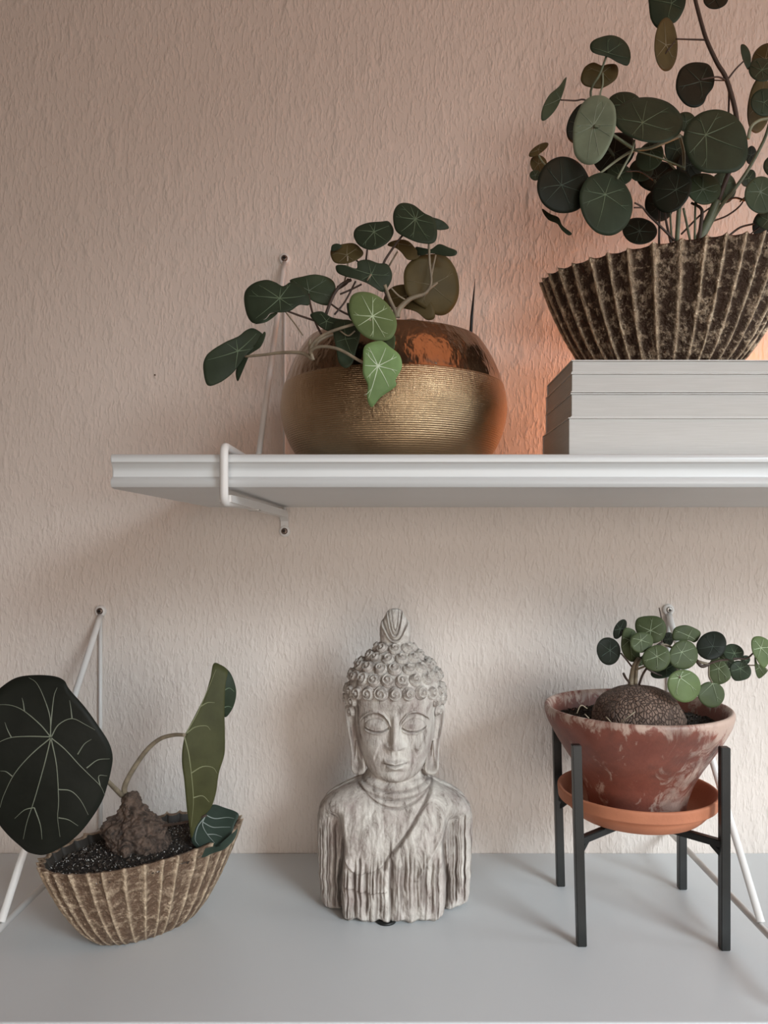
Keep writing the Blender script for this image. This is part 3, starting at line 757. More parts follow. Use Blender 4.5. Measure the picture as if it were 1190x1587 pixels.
PB.lf([(265, 342), (300, 350), (330, 365), (360, 350), (400, 365), (425, 400), (425, 435), (390, 435), (360, 455), (330, 462), (285, 465), (265, 485), (225, 503), (200, 480), (187, 430), (190, 385), (220, 355)], (317, 410), .628, 'dark', nv=8, vw=.75, rim='mid')
PB.lf([(265, 487), (285, 467), (310, 465), (270, 497), (225, 505)], (268, 485), .634, 'grey', nv=0)
PB.lf([(360, 340), (400, 330), (450, 322), (500, 335), (522, 360), (520, 400), (500, 435), (460, 430), (425, 410), (395, 370), (358, 352)], (425, 382), .650, 'grey', nv=6, vw=.6)
PB.lf([(215, 520), (240, 530), (257, 548), (250, 575), (215, 600), (190, 625), (165, 660), (140, 690), (95, 722), (50, 730), (35, 665), (45, 625), (70, 600), (120, 570), (165, 550), (190, 530)], (163, 605), .622, 'dark', nv=7, vw=.75, rim='light')
PB.lf([(258, 535), (266, 545), (247, 590), (207, 615), (190, 650), (165, 715), (155, 690), (163, 650), (183, 605), (235, 575)], (200, 610), .628, 'dark', nv=0, rim='light')
PB.lf([(770, 58), (810, 65), (850, 95), (890, 120), (898, 180), (880, 208), (830, 205), (780, 185), (745, 160), (735, 110), (745, 75)], (818, 118), .640, 'dark', nv=9, vw=.75, rim='mid', gz=.4)
PB.lf([(880, 112), (920, 125), (942, 150), (920, 158), (895, 155), (885, 130)], (905, 138), .650, 'dark', nv=0)
PB.lf([(720, 127), (738, 160), (725, 195), (690, 222), (650, 232), (610, 215), (590, 180), (600, 150), (640, 132), (690, 127)], (665, 165), .643, 'dark', nv=7, vw=.7, rim='mid', gz=.4)
PB.lf([(770, 193), (800, 205), (830, 245), (825, 265), (790, 268), (765, 240), (745, 225), (715, 215), (730, 200)], (755, 208), .665, 'brown', nv=4, vw=.45)
PB.lf([(590, 207), (620, 230), (625, 250), (600, 270), (560, 283), (520, 278), (505, 250), (510, 225), (540, 212)], (565, 250), .650, 'brown', nv=5, vw=.5)
PB.lf([(508, 236), (510, 215), (530, 208), (547, 218), (527, 233)], (525, 222), .646, 'dark', nv=0)
PB.lf([(640, 267), (680, 280), (715, 285), (732, 320), (725, 355), (700, 387), (665, 370), (640, 355), (600, 340), (560, 330), (530, 315), (525, 290), (555, 287), (600, 300), (605, 275)], (655, 322), .638, 'dark', nv=7, vw=.55)
PB.lf([(850, 250), (920, 250), (960, 290), (978, 350), (975, 410), (945, 460), (900, 473), (840, 440), (790, 400), (775, 350), (780, 300), (810, 265)], (875, 360), .672, 'brown', nv=5, vw=.5)
PB.lf([(820, 220), (870, 230), (905, 210), (940, 222), (970, 235), (965, 252), (930, 255), (880, 245), (830, 252)], (890, 235), .660, 'dark', nv=0)
PB.lf([(790, 360), (840, 390), (880, 430), (890, 480), (860, 490), (820, 460), (760, 445), (720, 440), (700, 415), (730, 370)], (785, 400), .678, 'brown', nv=4, vw=.45)
PB.lf([(430, 470), (470, 458), (510, 480), (560, 490), (590, 500), (575, 522), (520, 535), (480, 525), (450, 500)], (490, 495), .612, 'dark', nv=5, vw=.5)
PB.lf([(520, 497), (575, 490), (612, 520), (612, 560), (600, 600), (585, 650), (560, 668), (535, 645), (525, 590), (515, 540)], (560, 560), .6015, 'dark', nv=4, vw=.4, gx=0, gz=.35, cup=.0)  # added dark sheet standing in for the leaves' reflection on the neck band
PB.lf([(565, 430), (577, 432), (590, 470), (600, 500), (580, 490), (568, 465)], (580, 462), .600, 'dark', nv=0)
PB.lf([(700, 570), (740, 545), (742, 590), (735, 600), (715, 585)], (725, 575), .592, 'mid', nv=0)
for pts, a, b, r0, r1, mt in [
 ([(655, 490), (560, 515), (480, 545), (438, 580), (430, 612)], .585, .600, .0011, .0014, 'stem_tan'), ([(672, 660), (620, 645), (540, 600), (475, 588), (435, 600), (430, 615)], .580, .600, .0011, .0014, 'stem_tan'),
 ([(190, 625), (260, 618), (330, 610), (400, 612), (440, 635)], .622, .600, .0010, .0016, 'stem_tan'), ([(430, 560), (428, 590), (440, 638)], .602, .600, .0010, .0016, 'stem_tan'), ([(430, 612), (470, 560), (560, 530), (660, 500)], .602, .64, .0014, .0018, 'stem_tan'),
 ([(317, 445), (380, 470), (448, 493), (520, 520)], .630, .625, .0008, .0010, 'stem_brown'), ([(335, 455), (370, 500), (402, 545)], .630, .615, .0006, .0006, 'stem_tan'),
 ([(424, 395), (432, 440), (450, 500), (470, 540)], .648, .625, .0009, .0010, 'stem_brown'), ([(488, 470), (515, 400), (545, 360), (580, 342)], .64, .65, .0014, .0014, 'stem_brown'),
 ([(520, 470), (560, 420), (597, 348)], .64, .65, .0008, .0008, 'stem_brown'), ([(540, 395), (580, 378), (620, 358)], .65, .65, .0008, .0008, 'stem_brown'), ([(532, 372), (560, 355), (572, 340)], .655, .65, .0018, .0014, 'stem_brown'),
 ([(567, 255), (568, 300), (556, 350)], .648, .65, .0007, .0008, 'stem_tan'), ([(640, 232), (636, 268)], .643, .65, .0008, .0008, 'stem_brown'), ([(770, 178), (735, 225), (700, 282), (690, 340), (735, 450)], .645, .66, .0009, .0012, 'stem_brown'),
 ([(752, 238), (720, 292)], .66, .66, .0008, .0008, 'stem_tan'), ([(868, 205), (870, 280), (876, 355), (850, 395)], .65, .66, .0010, .0012, 'stem_tan'), ([(893, 250), (880, 310), (874, 355)], .66, .66, .0008, .0008, 'stem_tan'),
 ([(900, 352), (870, 375), (850, 395), (800, 412), (757, 452), (750, 480)], .658, .66, .0008, .0030, 'stem_tan'), ([(705, 360), (722, 410), (742, 455), (745, 480)], .64, .655, .0014, .0018, 'stem_tan'),
 ([(728, 372), (755, 400), (785, 418)], .655, .66, .0008, .0008, 'stem_tan'), ([(505, 430), (540, 455), (575, 472), (640, 500)], .648, .64, .0008, .0010, 'stem_brown'), ([(600, 270), (640, 300)], .65, .65, .0007, .0007, 'stem_brown'),
 ([(655, 322), (640, 345)], .634, .634, .0007, .0007, 'stem_tan'), ([(540, 530), (570, 548), (595, 530)], .600, .598, .0006, .0006, 'stem_tan')]:
    PB.st(pts, a, b, r0, r1, mt, 'stem' if r1 > .0015 else 'petiole')
V, Fc = tube_geo([P(725.5, 585, .715), P(729.5, 520, .72), P(731, 490, .72), P(736.3, 432, .72)], [.0017, .0016, .0014, .0002], 8)
sp = mesh('moss_stick', V, Fc, M['black']); sp.name = 'plant_spike'
tagp(sp, 'thin dark pointed spike standing up at the right of the golden pot', 'spike')

# ================================================================== plant stand, saucer, terracotta bowl
legs = [((.1585, .6585), (.1540, .6585)), ((.2772, .6520), (.2768, .6510)), ((.1655, .7740), (.1610, .7740)), ((.2842, .7670), (.2842, .7685))]
cxs = sum(l[0][0] for l in legs)/4; cys = sum(l[0][1] for l in legs)/4
root = empty('plant_stand', (cxs, cys, 0), 'black steel four-legged stand holding the terracotta saucer and bowl', 'stand')
def bar(name, p0, p1, w, h, root, bev=.0006):
    p0 = Vector(p0); p1 = Vector(p1); d = (p1-p0); t = d.normalized()
    side = t.cross(Vector((0, 0, 1))); side = side.normalized() if side.length > .3 else Vector((1, 0, 0))
    up = side.cross(t).normalized()
    V = []
    for p in (p0, p1):
        for sx, sz in ((-1, -1), (1, -1), (1, 1), (-1, 1)): V.append(p+side*w/2*sx+up*h/2*sz)
    bm = bmesh.new(); vs = [bm.verts.new(v) for v in V]
    for f in ((0, 1, 2, 3), (7, 6, 5, 4), (0, 4, 5, 1), (1, 5, 6, 2), (2, 6, 7, 3), (3, 7, 4, 0)): bm.faces.new([vs[k] for k in f])
    bmesh.ops.recalc_face_normals(bm, faces=bm.faces)
    bmesh.ops.bevel(bm, geom=bm.edges[:], offset=bev, segments=2, affect='EDGES')
    me = bpy.data.meshes.new(name); bm.to_mesh(me); bm.free(); me.materials.append(M['black'])
    o = bpy.data.objects.new(name, me); C.objects.link(o); attach(o, root); return o
for (x0, y0), (x1, y1) in legs:
    bar('leg', (x0, y0, 0), (x1, y1, .1705), .0078, .0078, root)
def lp(i, z): (x0, y0), (x1, y1) = legs[i]; t = z/.1705; return Vector((x0+(x1-x0)*t, y0+(y1-y0)*t, z))
zc = .0885
bar('crossbar', lp(0, zc), lp(3, zc), .0062, .0062, root); bar('crossbar', lp(1, zc), lp(2, zc), .0062, .0062, root)
cen = Vector((cxs-.001, cys, zc))
for i in range(4):
    a = lp(i, zc-.011); b = lp(i, zc-.002).lerp(cen, .13)
    bar('weld_gusset', a, b, .0045, .0045, root)
pc = (.2225, .7130)
zs = zc+.0032
sau = [(.0005, zs), (.044, zs), (.0520, zs+.0008), (.0575, zs+.004), (.0625, zs+.0095), (.0645, zs+.0140), (.0655, zs+.0148), (.0702, zs+.0156), (.0708, zs+.0185), (.0715, zs+.0245), (.0708, zs+.0262), (.0690, zs+.0262), (.0672, zs+.0235), (.0640, zs+.0160), (.059, zs+.0085), (.050, zs+.0060), (.0005, zs+.0050)]
prf = [(0.0005, zs)]+[(p.x, p.y) for p in fcr([(a, b, 0) for a, b in sau[1:-1]], 3)]+[(.0005, zs+.0050)]
s_ = lathe('saucer', prf, pc[0], pc[1], M['terra'], None, 96)
tagp(s_, 'plain orange terracotta saucer lying on the black stand under the stained bowl', 'saucer')
zb = zs+.0062
root = empty('potted_plant', (pc[0], pc[1], zb), 'lime-stained terracotta bowl with a cracked domed caudex on the black stand', 'plant')
zr = .1925
tp = [(.0005, zb), (.0405, zb), (.0425, zb+.0012), (.0435, zb+.008), (.0455, zb+.016), (.0500, zb+.028), (.0570, zb+.041), (.0655, zb+.054), (.0735, zb+.067), (.0800, zb+.0790), (.0822, zr-.0100), (.0833, zr-.0055), (.0835, zr-.002), (.0822, zr+.0002), (.0800, zr), (.0780, zr-.003), (.0765, zr-.008), (.0745, zr-.016), (.070, zr-.022)]
prf = [(.0005, zb)]+[(p.x, p.y) for p in fcr([(a, b, 0) for a, b in tp[1:]], 4)]
o = lathe('bowl', prf, pc[0], pc[1], M['terra_stained'], root, 128)
lime = []
for v in o.data.vertices:
    p = v.co+Vector((pc[0], pc[1], zb)); th = math.atan2(p.y-pc[1], p.x-pc[0])
    top = max(0, min(1, (p.z-(zr-.013))/.010)); 
    # splash of lime running down the right front
    tc = R(-46-26*max(0, min(1, (zr-p.z)/(zr-zb)))); d = abs(math.atan2(math.sin(th-tc), math.cos(th-tc)))
    run = math.exp(-(d/.33)**2)*.17
    bot = .06*math.exp(-((p.z-zb)/.018)**2)
    lime.append(.17*top+run+bot-.03)
at = o.data.attributes.new('lime', 'FLOAT', 'POINT'); at.data.foreach_set('value', lime)
V = []; ns = 72; rr = [0, .2, .4, .55, .7, .85, 1.0]
for r_ in rr:
    for k in range(ns):
        th = 2*math.pi*k/ns; u, v = .0745*r_*math.cos(th), .0745*r_*math.sin(th)
        V.append((pc[0]+u, pc[1]+v, zr-.0155+.004*(1-r_)+.003*noise.noise(Vector((u*80, v*80, 5)))))
mesh('soil', V, grid_faces(len(rr), ns), M['soil'], root)
f2 = lambda u, v: Vector((pc[0]+u*.073, pc[1]+v*.073, zr-.0140+.004*(1-math.hypot(u, v))))
chips('bark_chips', root, disc_pts(f2, 1500, 21, .3), M['bark_chip'], .0006, .0019, 21)
chips('perlite', root, disc_pts(f2, 130, 22, .55, .5, lambda u, v: u > .0), M['perlite'], .0003, .0008, 22)
dome('caudex', root, (.2215, .706), .0425, .038, .037, zr-.017, M['caudex_cracked'], .12, 8)
PD = Plant(root, 2.975, 790, 920); Y = .70
for zp, yy in (([(308, 552), (328, 515), (357, 530)], .66), ([(443, 568), (466, 592)], .645), ([(345, 555), (365, 575)], .648), ([(515, 592), (577, 545)], .648)):
    PD.st(zp, yy, yy, .0005, .0005, 'stem_tan', 'straw')
for i, (cx, cy, a, b, ang, dy, kd, og) in enumerate([
 (507, 163, 50, 25, 60, .004, 'black', None), (730, 210, 27, 32, 0, .02, 'dark', None), (722, 345, 78, 40, 25, .01, 'dark', None), (598, 312, 26, 22, 0, .01, 'mid', None),
 (1086, 306, 22, 22, 0, .012, 'dark', None), (455, 265, 56, 63, 0, -.006, 'black', (462, 262)), (607, 224, 53, 49, 0, -.012, 'mid', (605, 215)), (676, 298, 66, 61, 40, -.02, 'mid', (678, 290)),
 (800, 283, 69, 67, 0, -.012, 'mid', (792, 270)), (930, 240, 73, 63, 20, -.006, 'black', (935, 243)), (1030, 270, 50, 37, -15, .0, 'dark', (1035, 275)), (1000, 308, 40, 30, -40, .008, 'mid', None),
 (803, 425, 77, 76, 0, -.026, 'light', (785, 388)), (928, 465, 62, 61, 0, -.018, 'mid', (935, 415))]):
    PD.el(cx, cy, a, b, ang, Y+dy, kd, og, nv=6, vw=.5, sg=1 if i % 2 else -1, cup=.08)
PD.lf([(545, 157), (580, 175), (590, 220), (600, 280), (595, 305), (560, 315), (530, 290), (513, 250), (515, 200), (525, 165)], (552, 215), Y+.004, 'mid', nv=5, vw=.45)
PD.lf([(660, 102), (700, 115), (720, 150), (718, 185), (700, 215), (660, 230), (620, 215), (585, 180), (577, 140), (595, 110)], (648, 170), Y+.004, 'mid', nv=6, vw=.5)
PD.lf([(750, 180), (765, 155), (810, 145), (855, 160), (880, 180), (870, 210), (850, 225), (820, 215), (755, 215)], (825, 195), Y+.002, 'mid', nv=4, vw=.5)
PD.lf([(920, 320), (950, 295), (985, 310), (1010, 345), (1018, 385), (990, 412), (945, 420), (920, 390)], (962, 345), Y-.004, 'mid', nv=6, vw=.5)
PD.lf([(1012, 350), (1030, 315), (1065, 310), (1105, 335), (1112, 370), (1090, 395), (1035, 400)], (1062, 345), Y-.002, 'dark', nv=6, vw=.5)
PD.lf([(1112, 225), (1125, 200), (1160, 198), (1195, 220), (1208, 270), (1192, 320), (1168, 345), (1140, 310), (1118, 270)], (1158, 250), Y-.012, 'light', nv=6, vw=.5)
PD.lf([(1128, 285), (1140, 320), (1188, 350), (1168, 380), (1145, 390), (1130, 350)], (1150, 340), Y, 'mid', nv=4, vw=.45)
PD.lf([(1195, 360), (1240, 330), (1290, 350), (1300, 400), (1250, 430), (1205, 400)], (1240, 370), Y, 'mid', nv=6, vw=.45)
for pts, a, b, r0, r1, mt in [
 ([(558, 420), (565, 360), (572, 330), (592, 295)], .708, .70, .0028, .0012, 'stem_tan'), ([(580, 415), (583, 370), (588, 330), (602, 300)], .706, .70, .0018, .0010, 'stem_tan'), ([(596, 418), (612, 375), (632, 342), (645, 325)], .704, .694, .0011, .0010, 'stem_brown'),
 ([(552, 410), (535, 390), (524, 368)], .706, .70, .0010, .0012, 'stem_brown'), ([(512, 275), (540, 308), (566, 342)], .698, .704, .0008, .0008, 'stem_brown'), ([(585, 350), (615, 338), (640, 330)], .702, .694, .0010, .0009, 'stem_tan'),
 ([(630, 345), (665, 365), (700, 380)], .694, .694, .0008, .0008, 'stem_brown'), ([(695, 240), (715, 235), (745, 248), (860, 308), (915, 325)], .70, .70, .0010, .0013, 'stem_tan'), ([(688, 65), (696, 100), (705, 160), (700, 230)], .712, .705, .0005, .0008, 'stem_brown'),
 ([(602, 300), (650, 260), (700, 225)], .702, .704, .0010, .0010, 'stem_brown'), ([(860, 308), (885, 335), (920, 325)], .70, .70, .0016, .0016, 'stem_brown'), ([(915, 325), (960, 310), (1040, 300), (1090, 300), (1122, 275), (1150, 258)], .70, .69, .0011, .0007, 'stem_brown'),
 ([(1060, 320), (1100, 330), (1140, 333), (1195, 355), (1240, 372)], .702, .70, .0006, .0006, 'stem_tan'), ([(918, 330), (918, 380), (932, 410)], .70, .684, .0008, .0008, 'stem_tan'), ([(770, 340), (772, 350), (785, 388)], .70, .674, .0008, .0008, 'stem_tan')]:
    PD.st(pts, a, b, r0, r1, mt, 'stem' if r1 > .0012 else 'petiole')

# ================================================================== stone bust
B0 = Vector((0.0, .735, 0.0))
bust = empty('stone_bust', B0, 'whitewashed stone bust with spiral curls, topknot and draped robe', 'statue')
def sstep(a, b, x): t = np.clip((x-a)/(b-a), 0, 1); return t*t*(3-2*t)
def seg_dist(x, z, pts):
    d = np.full_like(x, 1e9)
    for (x0, z0), (x1, z1) in zip(pts[:-1], pts[1:]):
        dx, dz = x1-x0, z1-z0; t = np.clip(((x-x0)*dx+(z-z0)*dz)/(dx*dx+dz*dz), 0, 1)
        d = np.minimum(d, np.hypot(x-(x0+t*dx), z-(z0+t*dz)))
    return d
def cr2(pts, n=6): return [(p.x, p.y) for p in fcr([(a, b, 0) for a, b in pts], n)]
def np_mesh(name, X, Yy, Z, grv, mat, parent, wrap=True, caps=True):
    nr, nc = X.shape
    V = np.stack([X.ravel(), Yy.ravel(), Z.ravel()], 1)*.001+np.array(B0)
    Fc = grid_faces(nr, nc, wrap)
    if caps: Fc.append(tuple(range(nc))[::-1]); Fc.append(tuple((nr-1)*nc+k for k in range(nc)))
    o = mesh(name, V.tolist(), Fc, mat, parent)
    if grv is not None:
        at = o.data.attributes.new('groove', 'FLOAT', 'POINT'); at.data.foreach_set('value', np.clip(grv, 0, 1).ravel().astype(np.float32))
    return o
def vnoise(X, Z, fx, fz, seed):
    out = np.empty(X.shape); fl = out.ravel(); xr = X.ravel(); zr_ = Z.ravel()
    for i in range(fl.size): fl[i] = noise.noise((xr[i]*fx, zr_[i]*fz, seed))
    return out
def torso():
    zl = np.concatenate([np.array([0, .6, 1.4]), np.linspace(2.2, 134, 215)])
    wz = [0, 3, 20, 45, 70, 84, 94, 102, 108, 113, 117, 121, 125, 134]; ww = [66, 69, 71.5, 72.5, 73.5, 73.5, 71, 65.5, 58, 49, 39.5, 31, 27, 25]
    dz_ = [0, 4, 40, 70, 85, 95, 105, 112, 118, 125, 134]; dd = [42, 45, 46, 45, 42, 39, 35, 31, 28, 25, 24]
    nf, nb = 330, 90
    ph = np.concatenate([np.linspace(-math.pi/2, math.pi/2, nf), np.linspace(math.pi/2, 1.5*math.pi, nb+2)[1:-1]])
    PH, ZZ = np.meshgrid(ph, zl)
    Wd = np.interp(ZZ, wz, ww); D = np.interp(ZZ, dz_, dd)
    # smooth the profile a little
    X = Wd*np.sign(np.sin(PH))*np.abs(np.sin(PH))**.92
    cs = np.cos(PH); front = cs > -1e-9
    chestx = 47+0*ZZ; body = sstep(100, 84, ZZ)
    ax = np.abs(X+1.5)
    armf = 1-body*sstep(44, 52, ax)*.46
    fy = -D*armf*np.abs(cs)**.55
    grv = np.zeros_like(X)
    # deep cleft between arm and chest
    edge = 48+2.0*np.sin(ZZ*.07)
    cl = np.exp(-((ax-edge)/2.0)**2)*sstep(92, 60, ZZ)
    fy += cl*13; grv += cl*.9
    # chest roundness
    fy += -3.5*np.exp(-((X+22)/17)**2-((ZZ-76)/15)**2)-3.5*np.exp(-((X-24)/17)**2-((ZZ-76)/15)**2)
    # clavicles and collar rings
    for zc0, dep, wd in ((101.5, 2.2, 1.1), (108.5, 1.6, .9), (114.5, 1.4, .9)):
        zc_ = zc0+(X/31.0)**2*(15 if zc0 < 105 else 8)
        g = np.exp(-((ZZ-zc_)/wd)**2)*sstep(40, 34, np.abs(X)); fy += g*dep; grv += g*.6
        g2 = np.exp(-((ZZ-zc_-3.0)/2.0)**2)*sstep(40, 34, np.abs(X)); fy -= g2*.9
    # robe: groove from the neck down across the chest, cloth proud on the viewer's right
    rl = cr2([(36, 124), (31, 113), (24, 102), (14, 87), (6, 76), (-2, 66), (-8, 58), (-9.5, 50)])
    d = seg_dist(X, ZZ, rl); g = np.exp(-(d/.95)**2); fy += g*2.2*front; grv += g*front
    xr_ = np.interp(ZZ, [p[1] for p in rl][::-1], [p[0] for p in rl][::-1])
    fy -= 3.0*sstep(0.5, 3.5, X-xr_)*sstep(48, 56, ZZ)*sstep(126, 118, ZZ)*sstep(60, 50, X)
    # second seam (raised) from the shoulder
    r2 = cr2([(57, 111), (54, 102), (48, 89), (42, 78), (36, 69), (29, 57), (23, 46), (19, 40)])
    d = seg_dist(X, ZZ, r2); fy -= np.exp(-(d/1.1)**2)*1.7*front; g = np.exp(-((d-2.0)/.8)**2); grv += g*.25
    # robe edge hanging under the left breast and second hem
    for pl, h in ((cr2([(-49, 72), (-46, 57), (-40, 49), (-34, 45.5), (-26, 46), (-18, 49), (-10, 55)]), 3.6), (cr2([(-47, 33), (-38, 31), (-28, 29), (-18, 28.5), (-8, 30)]), 3.0)):
        d = seg_dist(X, ZZ, pl); zz = np.interp(X, [p[0] for p in pl], [p[1] for p in pl])
        m_ = (X > pl[0][0]) & (X < pl[-1][0])
        fy -= h*np.exp(-(np.clip(ZZ-zz, 0, 99)/5)**2)*(ZZ > zz)*m_*front
        g = np.exp(-(d/.8)**2)*front; fy += g*1.2; grv += g*.6
    # vertical carved striations
    rnd = random.Random(12)
    wob = vnoise(X*0+1, ZZ, 1, .05, 3.3)*1.2
    for k in range(74):
        x0 = rnd.uniform(-72, 72); arm = abs(x0+1.5) > 50
        if x0 < -12 and not arm: top = rnd.uniform(40, 66) 
        else: top = rnd.uniform(58, 80) if not arm else rnd.uniform(70, 92)
        if x0 > 0 and not arm: top = rnd.uniform(35, 72)
        bot = rnd.uniform(-5, 30); dep = rnd.uniform(.8, 2.1); wd = rnd.uniform(.45, .85)
        g = np.exp(-((X-x0-wob*rnd.uniform(.4, 1.2))/wd)**2)*sstep(top, top-8, ZZ)*sstep(bot-1, bot+6, ZZ)*front
        fy += g*dep*1.35; grv += g*.85
    # broad robe folds
    fy += -1.3*np.sin(X*.55+wob)*sstep(60, 40, ZZ)*(ax < 46)
    # rough weathering
    nz = vnoise(X, ZZ, .16, .05, 8.1); fy += nz*1.3*sstep(112, 95, ZZ)
    nz2 = vnoise(X, ZZ, .5, .22, 2.1); fy += nz2*.7*sstep(110, 92, ZZ)
    by = np.abs(cs)**.6*D*.80
    Yy = np.where(front, fy, by)
    Yy = np.where((np.abs(cs) < .02), 0, Yy)
    nzx = vnoise(X*0+5, ZZ, 1, .12, 1.1)*1.0
    X = X+np.sign(X)*nzx*np.abs(np.sin(PH))
    Z2 = ZZ.copy(); lift = np.clip(1-ZZ/14, 0, 1)*(1.2+1.4*np.sin(X*.32)+2.0*(X > 40))*(np.abs(X) < 80)
    Z2 = Z2+np.clip(lift, 0, 3)*front*.8
    # round the bottom edge
    k = np.clip(1-ZZ/5, 0, 1)**2; X = X*(1-.03*k); Yy = Yy*(1-.05*k)
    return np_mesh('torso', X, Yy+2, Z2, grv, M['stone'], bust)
torso()
def fw(z): return np.interp(z, [118, 121, 124, 127, 131, 136, 142, 150, 160, 170, 180, 190, 198, 206, 214, 222, 228, 233, 239, 245, 250], [9, 14.5, 19, 22.5, 26, 29, 31.5, 34.2, 36.5, 37.8, 38.3, 39.5, 42.5, 43.5, 42, 37.5, 32, 26, 19.5, 14, 10])
def fd(z): return np.interp(z, [118, 121, 124, 127, 131, 136, 142, 150, 160, 170, 180, 190, 198, 206, 214, 222, 228, 233, 239, 245, 250], [14, 22, 27.5, 30.5, 32.5, 33.5, 34.5, 35.5, 36.5, 37.5, 38, 38.5, 41, 42, 40.5, 36.5, 31, 25.5, 19, 14, 10])
def head():
    zl = np.linspace(118, 250, 270); nf, nb = 330, 70
    ph = np.concatenate([np.linspace(-math.pi/2, math.pi/2, nf), np.linspace(math.pi/2, 1.5*math.pi, nb+2)[1:-1]])
    PH, Z = np.meshgrid(ph, zl)
    ker = np.ones(9)/9
    wz = np.convolve(np.pad(fw(zl), 4, mode='edge'), ker, 'valid'); dz = np.convolve(np.pad(fd(zl), 4, mode='edge'), ker, 'valid')
    Wd = wz[:, None]+0*Z; D = dz[:, None]+0*Z
    X = Wd*np.sin(PH); cs = np.cos(PH); front = cs > 0
    Yy = -D*np.sign(cs)*np.abs(cs)**np.where(front, .78, 1.0)
    g = np.zeros_like(X); f = np.zeros_like(X)
    def G(x0, z0, sx, sz): return np.exp(-((X-x0)/sx)**2-((Z-z0)/sz)**2)
    A = np.abs(X)
    # nose
    t = np.clip((187-Z)/(187-157.0), 0, 1)
    nh = (2.0+9.2*t**1.2)*sstep(190, 184, Z)*sstep(154.6, 157.6, Z)
    nwid = 3.0+2.3*t**2
    f += nh*np.exp(-(A/nwid)**2.4)
    f += 3.4*np.exp(-((A-7.2)/2.6)**2-((Z-159.2)/2.5)**2)      # nostril wings
    f += 1.2*G(0, 159.0, 3.4, 2.5)
    g += .7*np.exp(-((A-4.2)/1.7)**2-((Z-155.4)/1.0)**2)
    # sockets, lids
    f -= 4.6*np.exp(-((A-17)/10)**2-((Z-178)/7.0)**2)
    f -= 1.8*np.exp(-((A-7.5)/3.0)**2-((Z-174)/6.5)**2)
    ex = (A-17.3)
    lidm = np.clip(1-(ex/11.0)**2, 0, 1)
    f += 6.6*lidm**.6*np.exp(-((Z-(176.6))/5.2)**2)
    lz = 174.4-3.2*lidm                                     # half closed slit
    m_ = sstep(12.0, 10.2, np.abs(ex))
    s = np.exp(-((Z-lz)/.62)**2)*m_; f -= 3.0*s; g += s*.9
    s = np.exp(-((Z-lz+1.9)/.9)**2)*m_; f += 1.7*s
    s = np.exp(-((Z-lz-1.2)/.7)**2)*m_; f += .7*s
    uz = 174.5+8.2*np.sqrt(lidm+1e-6); s = np.exp(-((Z-uz)/.62)**2)*m_; f -= .8*s; g += s*.3
    # brows
    bz = np.interp(A, [4, 6, 10, 15, 20, 25, 30, 35], [177, 182, 187, 189.6, 189.6, 187.6, 183.5, 177])
    bm_ = sstep(3, 5, A)*sstep(33, 29, A)
    s = np.exp(-((Z-bz)/1.0)**2)*bm_; f += 2.9*s; s = np.exp(-((Z-bz+2.3)/.9)**2)*bm_; f -= 1.7*s; g += s*.6
    # cheeks, mouth, chin
    f += 2.6*np.exp(-((A-20)/9)**2-((Z-157)/9)**2)
    f += 2.4*G(0, 143, 15, 9)
    f -= .9*np.exp(-(A/1.6)**2-((Z-152)/3.2)**2); f += .6*np.exp(-((A-2.6)/1.0)**2-((Z-152)/3.2)**2)
    mw = 10.6; mm = np.clip(1-(A/mw)**2, 0, 1)
    mz = 142.0+.006*A**2-.6*np.exp(-(A/2)**2)
    f += 4.8*mm**.6*np.exp(-((Z-(mz+2.1))/1.9)**2)*(1-.25*np.exp(-(A/1.5)**2)*(Z > mz+2.5))
    f += 5.0*np.clip(1-(A/8.2)**2, 0, 1)**.6*np.exp(-((Z-(mz-2.6))/2.1)**2)
    s = np.exp(-((Z-mz)/.65)**2)*sstep(11.3, 9.6, A); f -= 3.0*s; g += s*.9
    f -= 1.2*np.exp(-((A-11.6)/1.8)**2-((Z-142.5)/2)**2); g += .5*np.exp(-((A-11.6)/1.6)**2-((Z-142.5)/1.6)**2)
    f -= 2.4*G(0, 134.2, 8, 1.8); g += .3*G(0, 134.5, 7, .9)
    f += 2.8*G(0, 127.5, 8.5, 4.6)
    f -= .8*np.exp(-((A-16.5+(Z-150)*.25)/1.4)**2)*sstep(142, 148, Z)*sstep(160, 154, Z)   # smile folds
    # hairline step
    f -= 1.5*sstep(199, 204, Z)*0
    nz = vnoise(X, Z, .22, .10, 4.4)*.5+vnoise(X, Z, .7, .3, 9.4)*.22
    Yy = Yy-(f)*np.clip(cs*1.6, 0, 1)*front-nz*front
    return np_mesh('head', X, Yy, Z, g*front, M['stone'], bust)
head()
